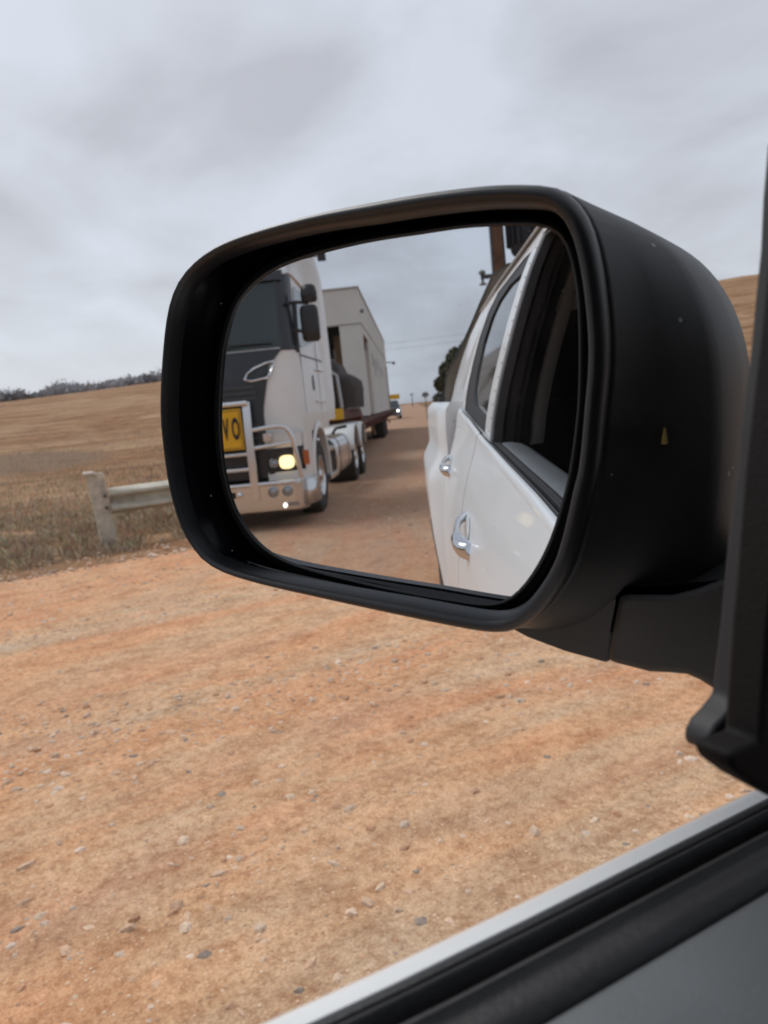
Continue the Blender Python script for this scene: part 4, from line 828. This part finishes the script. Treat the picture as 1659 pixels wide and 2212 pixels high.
# chassis, wheels, arches, tank, drive fenders
mb = MB()
for s_ in (1, -1): mb.box(TX+s_*.36, TX+s_*.46, -16.9, -9.3, .78, 1.02)
for y in (-9.6, -11, -12.6, -14, -15.5, -16.8): mb.box(TX-.4, TX+.4, y-.06, y+.06, .80, .98)
mb.box(TX-1.1, TX+1.1, -9.9, -9.15, .34, .62); mb.box(TX-.9, TX+.9, -11.4, -10.9, .55, 1.15); mb.lathe((TX, -15.3, 1.12), (0, 0, 1), [(0, .45), (.08, .48), (.12, .42), (.12, .01)], 20)
mb.build('chassis', chassis_m, truck, bevel=.01)
for s_ in (1, -1):
    wheel(truck, TX+s_*1.235, -10.42, .52, .32, s_, alu, .56)
    for y in (-14.75, -16.10): wheel(truck, TX+s_*1.25, y, .50, .58, s_, alu, .52)
    mb = MB(); rr2 = []
    for k in range(17):
        a = math.pi*(-.04+1.08*k/16); y, z = -10.42+.64*math.cos(a), .56+.64*math.sin(a)
        yo, zo = -10.42+.78*math.cos(a), .56+.74*math.sin(a); rr2.append([(TX+s_*1.18, y, z), (TX+s_*1.275, y, z), (TX+s_*1.28, (y+yo)/2, (z+zo)/2), (TX+s_*1.262, yo, zo)])
    mb.loft(rr2, closed=False); mb.build('wheel_arch', truck_white, truck, angle=50)
    for y in (-14.75, -16.10):
        mb = MB(); rr2 = []
        for k in range(13):
            a = math.pi*(.06+.88*k/12); rr2.append([(TX+s_*(.62+.66*q), y+.575*math.cos(a), .53+.60*math.sin(a)+.02*math.sin(math.pi*q)) for q in (0, .25, .5, .75, 1)] + [(TX+s_*1.30, y+.565*math.cos(a), .53+.57*math.sin(a))])
        mb.loft(rr2, closed=False); mb.build('drive_fender', truck_white, truck, angle=50, solid=.01)
    mb = MB(); ang = [2*math.pi*k/28 for k in range(28)]
    def tk(y, k): return [(TX+s_*.98+.28*k*math.copysign(abs(math.cos(t_))**.55, math.cos(t_)), y, .66+.33*k*math.copysign(abs(math.sin(t_))**.55, math.sin(t_))) for t_ in ang]
    mb.loft([tk(-12.10, .3), tk(-12.09, .9), tk(-12.12, 1), tk(-13.95, 1), tk(-13.98, .9), tk(-13.97, .3)], True, True); fto = mb.build('fuel_tank', alu, truck, angle=40)
    for y in (-12.4, -13.6): mb = MB(); mb.loft([tk(y-.03, 1.02), tk(y+.03, 1.02)], True); mb.build('tank_strap', chassis_m, fto, angle=40)
    mb = MB(); mb.box(TX+s_*.85, TX+s_*1.26, -12.0, -11.15, .38, .46); mb.box(TX+s_*.9, TX+s_*1.25, -11.9, -11.2, .80, .86); mb.build('cab_step', alu, truck, bevel=.008)
mb = MB(); mb.tube([(TX+.9, -14.0, .95), (TX+1.0, -14.05, 1.08), (TX+1.2, -14.1, 1.1)], .03); mb.build('hose', black_plastic, truck)

# driver in the cab
hv = mat('hi_vis', (.55, .62, .05), .8); skin_m = mat('skin', (.45, .28, .20), .6)
def person(px, py, pz):
    r0 = thing('person', (px, py, pz), 'truck driver in a yellow-green hi-vis shirt behind the windscreen, hands on the wheel', 'person')
    J = {'pel': (0, 0, .0), 'che': (0, .02, .32), 'sho': (0, .02, .48), 'nec': (0, .03, .56), 'hea': (0, .05, .68), 'top': (0, .05, .79),
         'ls': (.19, .02, .46), 'le': (.26, .18, .26), 'lw': (.20, .42, .30), 'rs': (-.19, .02, .46), 're': (-.26, .18, .26), 'rw': (-.20, .42, .30),
         'lk': (.14, .48, .06), 'la': (.15, .58, -.38), 'rk': (-.14, .48, .06), 'ra': (-.15, .58, -.38)}
    Rr = {'pel': (.17, .12), 'che': (.17, .12), 'sho': (.12, .09), 'nec': (.055, .055), 'hea': (.085, .10), 'top': (.05, .06), 'ls': (.07, .07), 'le': (.045, .045), 'lw': (.03, .03), 'rs': (.07, .07), 're': (.045, .045), 'rw': (.03, .03), 'lk': (.07, .07), 'la': (.04, .04), 'rk': (.07, .07), 'ra': (.04, .04)}
    names = list(J); E_ = [('pel', 'che'), ('che', 'sho'), ('sho', 'nec'), ('nec', 'hea'), ('hea', 'top'), ('sho', 'ls'), ('ls', 'le'), ('le', 'lw'), ('sho', 'rs'), ('rs', 're'), ('re', 'rw'), ('pel', 'lk'), ('lk', 'la'), ('pel', 'rk'), ('rk', 'ra')]
    V_ = [J[k] for k in names]; ed = [(names.index(a), names.index(b_)) for a, b_ in E_]; rad_ = [Rr[k] for k in names]
    for s_, wn in ((1, 'lw'), (-1, 'rw')):           # hands: palm, four curled fingers and a thumb
        wi = names.index(wn); wx, wy, wz = J[wn]; V_.append((wx-s_*.01, wy+.07, wz+.02)); rad_.append((.028, .018)); pi_ = len(V_)-1; ed.append((wi, pi_))
        for k in range(4):
            fx = wx-s_*.01+(k-1.5)*.019; l1 = (.032, .038, .036, .028)[k]
            V_.append((fx, wy+.10+l1*.6, wz+.03)); rad_.append((.009, .009)); ed.append((pi_, len(V_)-1)); V_.append((fx, wy+.11+l1*.8, wz-.005)); rad_.append((.008, .008)); ed.append((len(V_)-2, len(V_)-1))
        V_.append((wx-s_*.045, wy+.07, wz+.01)); rad_.append((.011, .011)); ed.append((pi_, len(V_)-1)); V_.append((wx-s_*.05, wy+.10, wz-.01)); rad_.append((.009, .009)); ed.append((len(V_)-2, len(V_)-1))
    me = bpy.data.meshes.new('body'); me.from_pydata(V_, ed, []); o = bpy.data.objects.new('body', me); link(o, r0)
    k = o.modifiers.new('skin', 'SKIN')
    for i, v_ in enumerate(me.skin_vertices[0].data): v_.radius = rad_[i]; v_.use_root = (i == 0)
    k2 = o.modifiers.new('sub', 'SUBSURF'); k2.levels = 2; k2.render_levels = 2; me.materials.append(skin_m); k.use_smooth_shade = True
    q = MB(); P0 = Vector((px, py, pz))
    q.loft([[tuple(P0+Vector((a*math.cos(t_), .02+b_*math.sin(t_), z))) for t_ in [2*math.pi*k/20 for k in range(20)]] for z, a, b_ in ((-.06, .19, .14), (.1, .19, .15), (.3, .205, .15), (.44, .20, .125), (.50, .13, .09), (.53, .075, .07))], True)
    for s_, S_, E2 in ((1, J['ls'], J['le']), (-1, J['rs'], J['re'])): q.tube([P0+Vector(S_)-Vector((s_*.05, 0, 0)), P0+Vector(S_), P0+(Vector(S_)+Vector(E2))/2, P0+Vector(E2)], [.08, .085, .07, .06], 14)
    q.build('shirt', hv, r0)
    q = MB(); q.ball(tuple(P0+Vector((0, .035, .735))), .098, 10, (1, 1.08, .85)); q.build('hair', mat('hair_dark', (.03, .02, .015), .8), r0)
    for s_ in (1, -1):
        q = MB(); q.ball(tuple(P0+Vector((s_*.033, .142, .695))), .012, 6); q.build('eye', mat('eye_white', (.6, .6, .6), .3), r0)
    q = MB(); q.tube([P0+Vector((0, .14, .70)), P0+Vector((0, .168, .665)), P0+Vector((0, .15, .655))], [.008, .015, .01], 6); q.tube([P0+Vector((-.025, .143, .628)), P0+Vector((0, .152, .625)), P0+Vector((.025, .143, .628))], .006, 6); q.build('nose_and_mouth', skin_m, r0)
person(TX+.62, -10.35, 2.02)
DRIVER = col.objects['person']
sw = MB(); ppp = [(TX+.62+.22*math.cos(t_), -9.84+.08*math.sin(t_), 2.36+.19*math.sin(t_)) for t_ in [2*math.pi*k/24 for k in range(25)]]; sw.tube(ppp, .014, 8); sw.build('steering_wheel', black_plastic, truck)
st = MB(); st.box(TX+.35, TX+.9, -10.62, -10.5, 1.9, 2.75); st.box(TX+.35, TX+.9, -10.5, -10.05, 1.85, 1.96); st.build('driver_seat', seat_m, truck, bevel=.04)

# the truck stands turned a touch towards the verge; its driver with it
RZ = Matrix.Rotation(YAW, 4, 'Z'); PIV = Vector((TX, -8.86, 0))
for o_ in (truck, DRIVER):
    o_.location = PIV + RZ.to_3x3() @ (o_.location-PIV); o_.rotation_euler.z = YAW

# trailer
trl = thing('low_loader_trailer', (TX, -30, 0), 'rusty red low loader trailer coupled behind the white prime mover', 'trailer')
mb = MB()
mb.loft([[(TX+a, y, z) for a, z in ((-1.3, z0), (1.3, z0), (1.3, z1), (-1.3, z1))] for y, z0, z1 in ((-14.6, 1.22, 1.42), (-19.6, 1.20, 1.42), (-20.6, .80, 1.12), (-44.5, .80, 1.12))], True, True)
for y in [-21.5-1.6*k for k in range(14)]: mb.box(TX-1.5, TX+1.52, y-.06, y+.06, .86, 1.0)
for s_ in (1, -1): mb.box(TX+s_*.42, TX+s_*.58, -44, -20, .50, .85)
mb.build('deck', chassis_red, trl, bevel=.01)
for s_ in (1, -1):
    for y in (-33.4, -34.6, -35.8, -37.0): wheel(trl, TX+s_*1.30, y, .43, .55, s_, chassis_red, .55)
mb = MB(); mb.box(TX-1.30, TX+1.30, -14.62, -14.54, 1.23, 1.44); hbd = mb.build('warning_board', sign_yellow, trl, bevel=.006)
for k in range(-3, 4):
    if k == 0: continue
    q = MB(); q.prism([(TX+k*.34+a, -14.535, z) for a, z in ((-.12, 1.28), (.10, 1.28), (.14, 1.39), (-.08, 1.39))], (0, .004, 0)); q.build('chevron', sign_black, hbd)
for y, dx, dz in ((-23.5, .06, -.5), (-32.0, .3, -.35), (-41.0, .55, -.38)):
    q = MB(); q.prism([(TX+1.28, y, 1.05), (TX+1.28, y-.12, 1.05), (TX+1.30+dx, y-.5, 1.0+dz), (TX+1.30+dx, y-.38, 1.0+dz)], (.05, 0, .05)); q.build('outrigger', mat('rusty_tan', (.25, .15, .08), .8), trl, bevel=.01)

# tarped machine at the front of the deck
brown = mat('brown_tarp', (.040, .030, .026), .85, var=.4, vscale=3, bump=.4, bscale=8)
mch = thing('tarped_machine', (TX+.2, -17.2, 1.42), 'dark brown tarped machine with a bent steel hoop, on the front of the trailer', 'machinery')
rnd = random.Random(4); mb = MB(); rings_ = []
for z, x0, x1, y0, y1 in ((1.43, -1.15, 1.50, -19.2, -15.4), (1.85, -1.15, 1.52, -19.2, -15.4), (2.05, -1.12, 1.50, -19.1, -15.4), (2.17, -1.1, 1.36, -19.0, -15.4), (2.22, -1.1, 1.20, -18.9, -15.4), (2.42, -1.05, 1.13, -18.3, -15.4), (2.50, -1.0, 1.00, -18.1, -15.5), (2.72, -.9, .80, -18.0, -15.7), (2.75, -.8, .60, -17.8, -15.9)):
    rg = []
    for k in range(36):
        t_ = 2*math.pi*k/36; a, b_ = math.copysign(abs(math.cos(t_))**.35, math.cos(t_)), math.copysign(abs(math.sin(t_))**.35, math.sin(t_)); nn = 1+.035*noise.noise(Vector((a*2, b_*2, z*3)))
        rg.append((TX+(x0+x1)/2+(x1-x0)/2*a*nn, (y0+y1)/2+(y1-y0)/2*b_*nn, z))
    rings_.append(rg)
mb.loft(rings_, True, True); mb.build('tarp', brown, mch, angle=60)
mb = MB(); mb.tube([(TX+.5, -15.05, 1.45), (TX+.5, -15.05, 2.10), (TX+.6, -15.05, 2.2), (TX+1.08, -15.05, 2.2), (TX+1.20, -15.05, 2.10), (TX+1.24, -15.05, 1.45)], .035, 10); mb.build('hoop', mat('galvanised', (.45, .45, .46), .4, .8), mch)
mb = MB(); mb.box(TX-.2, TX+1.05, -15.3, -15.18, 1.5, 2.36); mb.build('radiator_panel', panel_black, mch, bevel=.02)

# portable building on the deck, open doorways in its end and side
bwall = mat('portable_wall', (.70, .69, .65), .7, var=.05, vscale=.8)
bwhite = mat('portable_white', (.74, .735, .69), .7, var=.04, vscale=1.5)
bin_ = mat('timber_reveal', (.24, .14, .07), .8, var=.3, vscale=3)
hut = thing('portable_building', (-3.3, -33, 1.15), 'long pale portable building with open doorways, loaded on the trailer behind the truck', 'building')
X1, X0, Y1, Y0, Z0, Z1 = -1.66, -4.95, -22.4, -43.0, 1.17, 4.86
mb = MB(); T = .10
# end wall towards us with a doorway x -2.76..-2.31 (and its twin further left)
for a, b_, c_, d_ in ((X1, -2.31, Z0, 3.84), (-2.76, -3.75, Z0, 3.84), (-4.25, X0, Z0, 3.84), (X1, X0, 3.84, Z1)): mb.box(a, b_, Y1-T, Y1, c_, d_)
mb.build('end_wall', bwhite, hut)
mb = MB()
for a, b_, c_, d_ in ((Y1-T-.003, -22.95, Z0, Z1), (-22.95, -25.6, 3.62, Z1), (-25.6, Y0, Z0, Z1)): mb.box(X1-T, X1-.003, a, b_, c_, d_)
mb.build('side_wall', bwall, hut)
mb = MB(); mb.box(X0, X0+T, Y1-T-.003, Y0, Z0, Z1); mb.box(X0, X1, Y0-T, Y0, Z0, Z1); mb.build('far_wall', bwall, hut)
mb = MB(); mb.box(X1+.03, X0-.03, Y1+.03, Y0-.13, Z1, Z1+.06); mb.build('roof', mat('roof_grey', (.42, .42, .40), .6), hut, bevel=.01)
mb = MB(); mb.box(X1-T, X0+T, Y1-T, Y0, Z0, Z0+.06); mb.build('floor', bin_, hut)
mb = MB(); mb.box(X1-.003, X1+.012, Y1-.02, Y0, 3.845, 3.875); mb.box(X1, X0, Y1, Y1+.012, 3.845, 3.875); [mb.box(X1-.003, X1+.004, y-.012, y+.012, Z0, Z1) for y in (-27.0, -29.4, -31.8, -34.2, -36.6, -39.0)]; mb.build('wall_seam', mat('seam_grey', (.30, .30, .28), .7), hut)
mb = MB(); mb.box(X1-.9, X1-.03, -22.97, -22.93, Z0, 3.62); mb.box(X1-.9, X1-.03, -25.58, -22.97, 3.58, 3.62); mb.build('door_reveal', bin_, hut)
mb = MB(); mb.box(X1-.9, X1-.03, -25.62, -25.58, Z0, 3.3); mb.build('door_jamb', bwhite, hut)
mb = MB(); mb.box(X1-.93, X1-.90, -25.6, -22.95, Z0, 3.2); mb.build('inner_panel', bwhite, hut)
for (y, z, h_) in ((-27.4, 3.10, .60), (-28.6, 2.75, .85), (-30.6, 3.1, .55), (-31.8, 2.8, .80), (-34.5, 3.0, .45), (-36.5, 2.9, .5)):
    q = MB(); q.box(X1-.006, X1+.010, y-.35, y+.05, z-.25, z-.25+h_*.8); q.build('louvre', mat('louvre_grey', (.30, .315, .33), .6), hut)
q = MB(); q.box(X1-.006, X1+.02, -42.9, -41.6, 1.25, 3.5); q.build('rear_door', mat('rear_door', (.20, .19, .12), .7), hut)
q = MB(); q.box(X1, X1+.10, -22.75, -22.65, 4.18, 4.28); q.build('outside_lamp', mat('lamp_grey', (.2, .2, .2), .5), hut)
q = MB(); q.bar((X1, -42.7, 3.75), (X1+.45, -42.7, 3.70), .03, 6); q.box(X1+.35, X1+.5, -42.75, -42.65, 3.6, 3.75); q.build('lamp_arm', mat('lamp_grey', (.2, .2, .2), .5), hut)

# pilot car far behind
pc = thing('pilot_car', (-2.85, -74, 0), 'dark pilot car with headlights on and a yellow roof sign, last in the convoy', 'car')
pcm = mat('pilot_paint', (.05, .06, .075), .35, coat=.5); X = -2.55
mb = MB(); secs = [(-71.9, .45, .80, .84), (-71.8, .35, .98, .90), (-72.6, .35, 1.08, .94), (-73.2, .35, 1.14, .95)]
mb.loft([[(X+h*w_, y, z) for h, z in ((-1, z0), (-1, z1-.12), (-.9, z1), (0, z1+.03), (.9, z1), (1, z1-.12), (1, z0))] for y, z0, z1, w_ in secs + [(-76.6, .4, 1.14, .95)]], True, True)
mb.build('body', pcm, pc, angle=50)
mb = MB(); mb.loft([[(X+a, y, z) for a, y in ((w_, yf), (-w_, yf), (-w_, yb), (w_, yb))] for z, w_, yf, yb in ((1.12, .88, -73.0, -76.5), (1.72, .70, -73.85, -76.1), (1.78, .62, -74.0, -76.0))], True, True); mb.build('cabin', cab_glass, pc, bevel=.03)
for s_ in (1, -1):
    q = MB(); q.ball((X+s_*.70, -71.8, .80), .10, 8, (1.1, .5, .9)); q.build('headlight', mat('lamp_bright', (1, 1, 1), .3, emit=(1, .98, .9), es=5), pc)
    for y in (-72.8, -75.6): wheel(pc, X+s_*.93, y, .36, .24, s_, chrome, .6)
    q = MB(); q.bar((X+s_*.45, -74.3, 1.77), (X+s_*.45, -74.3, 1.92), .02, 6); q.build('sign_bracket', black_plastic, pc)
q = MB(); q.box(X-.62, X+.92, -74.3, -74.25, 1.90, 2.36); q.build('roof_sign', sign_yellow, pc, bevel=.01)

# road sign, far pole, transformer pole with its wires
rs_ = thing('road_sign', (.62, -60, 0), 'small round road sign on a thin post, far down the road edge', 'road sign')
q = MB(); q.bar((.62, -60, -.1), (.62, -60, 2.0), .03, 8); q.build('post', chassis_m, rs_)
q = MB(); q.prism([(.62+.28*math.cos(t_), -59.97, 1.92+.22*math.sin(t_)) for t_ in [2*math.pi*k/8+math.pi/8 for k in range(8)]], (0, .012, 0)); q.build('sign_panel', mat('sign_back', (.20, .21, .22), .5, .4), rs_)
PX, PY = 2.17, -20.0
sp = thing('power_pole', (PX, PY, 0), 'concrete power pole with a transformer, above the ute roof in the mirror', 'power pole')
conc = mat('pole_concrete', (.16, .085, .05), .9, var=.35, vscale=5, bump=.5, bscale=12); steel = mat('pole_steel', (.07, .07, .075), .6, .3)
mb = MB(); mb.loft([[(PX+a*k, PY+b_*.12, z) for a, b_ in ((-.13, -1), (.13, -1), (.13, 1), (-.13, 1))] for z, k in ((-.3, 1.1), (9.5, .85))], True, True); mb.build('concrete_core', conc, sp)
for s_ in (1, -1):
    mb = MB(); mb.loft([[(PX+s_*(.13*k+.002)+a, PY+b_*.13, z) for a, b_ in ((-.0, -1), (s_*.045, -1), (s_*.045, 1), (0, 1))] for z, k in ((-.3, 1.1), (9.55, .85))], True, True); mb.build('steel_flange', steel, sp)
mb = MB(); mb.lathe((PX+.78, PY, 4.9), (0, 0, 1), [(0, .05), (0, .40), (.08, .44), (1.15, .44), (1.22, .40), (1.27, .2), (1.27, .01)], 28)
for k in range(18):
    a = 2*math.pi*k/18; c_, s_ = math.cos(a), math.sin(a); mb.prism([(PX+.78+c_*.43, PY+s_*.43, 5.1), (PX+.78+c_*.55, PY+s_*.55, 5.1), (PX+.78+c_*.55, PY+s_*.55, 5.9), (PX+.78+c_*.43, PY+s_*.43, 5.9)], (-s_*.02, c_*.02, 0))
tfo = mb.build('transformer', mat('transformer_paint', (.028, .030, .036), .5, var=.3), sp, angle=40)
for k in (-1, 0, 1):
    q = MB(); q.lathe((PX+.78+k*.2, PY, 6.15), (0, 0, 1), [(0, .05), (.04, .07), (.08, .04), (.12, .07), (.16, .04), (.20, .06), (.26, .02), (.27, .001)], 14); q.build('bushing', mat('porcelain', (.20, .13, .09), .2), tfo)
mb = MB(); mb.box(PX-.5, PX+1.3, PY+.14, PY+.24, 4.36, 4.46); mb.box(PX-.55, PX+.8, PY+.14, PY+.24, 6.30, 6.42); mb.build('crossarm', steel, sp)
for x, z in ((PX-.46, 4.36), (PX-.52, 6.30)):
    q = MB(); q.lathe((x, PY+.19, z-.15), (0, 0, 1), [(0, .02), (.0, .09), (.04, .09), (.06, .035), (.25, .035), (.28, .09), (.34, .09), (.36, .03), (.4, .001)], 14); q.build('insulator', mat('insulator_grey', (.16, .17, .15), .4), sp)
q = MB(); q.tube([(PX-.52, PY+.19, 6.45), (PX-.55, PY, 6.0), (PX-.35, PY, 5.72), (PX-.02, PY-.02, 5.80), (PX+.30, PY, 5.95)], .018, 6); q.build('jumper_wire', black_plastic, sp)
fp = thing('distant_power_pole', (1.0, -250, 0), 'tiny distant power pole on the horizon above the road', 'power pole')
q = MB(); q.bar((-.7, -250, -.1), (-.7, -250, 4.4), .12, 8); q.build('shaft', steel, fp)
q = MB(); q.bar((-1.5, -250, 4.0), (.1, -250, 4.0), .10, 6); q.build('crossarm', steel, fp)
wr = thing('overhead_wires', (-.7, -250, 5.6), 'thin overhead wires crossing the sky behind the convoy', 'wires')
for z0 in (14.4, 16.0):
    q = MB(); q.tube([(-60+15*k, -200+2*k, z0+.9*((k-4)/4)**2+ (k*.1)) for k in range(10)], .022, 5); q.build('wire', steel, wr)
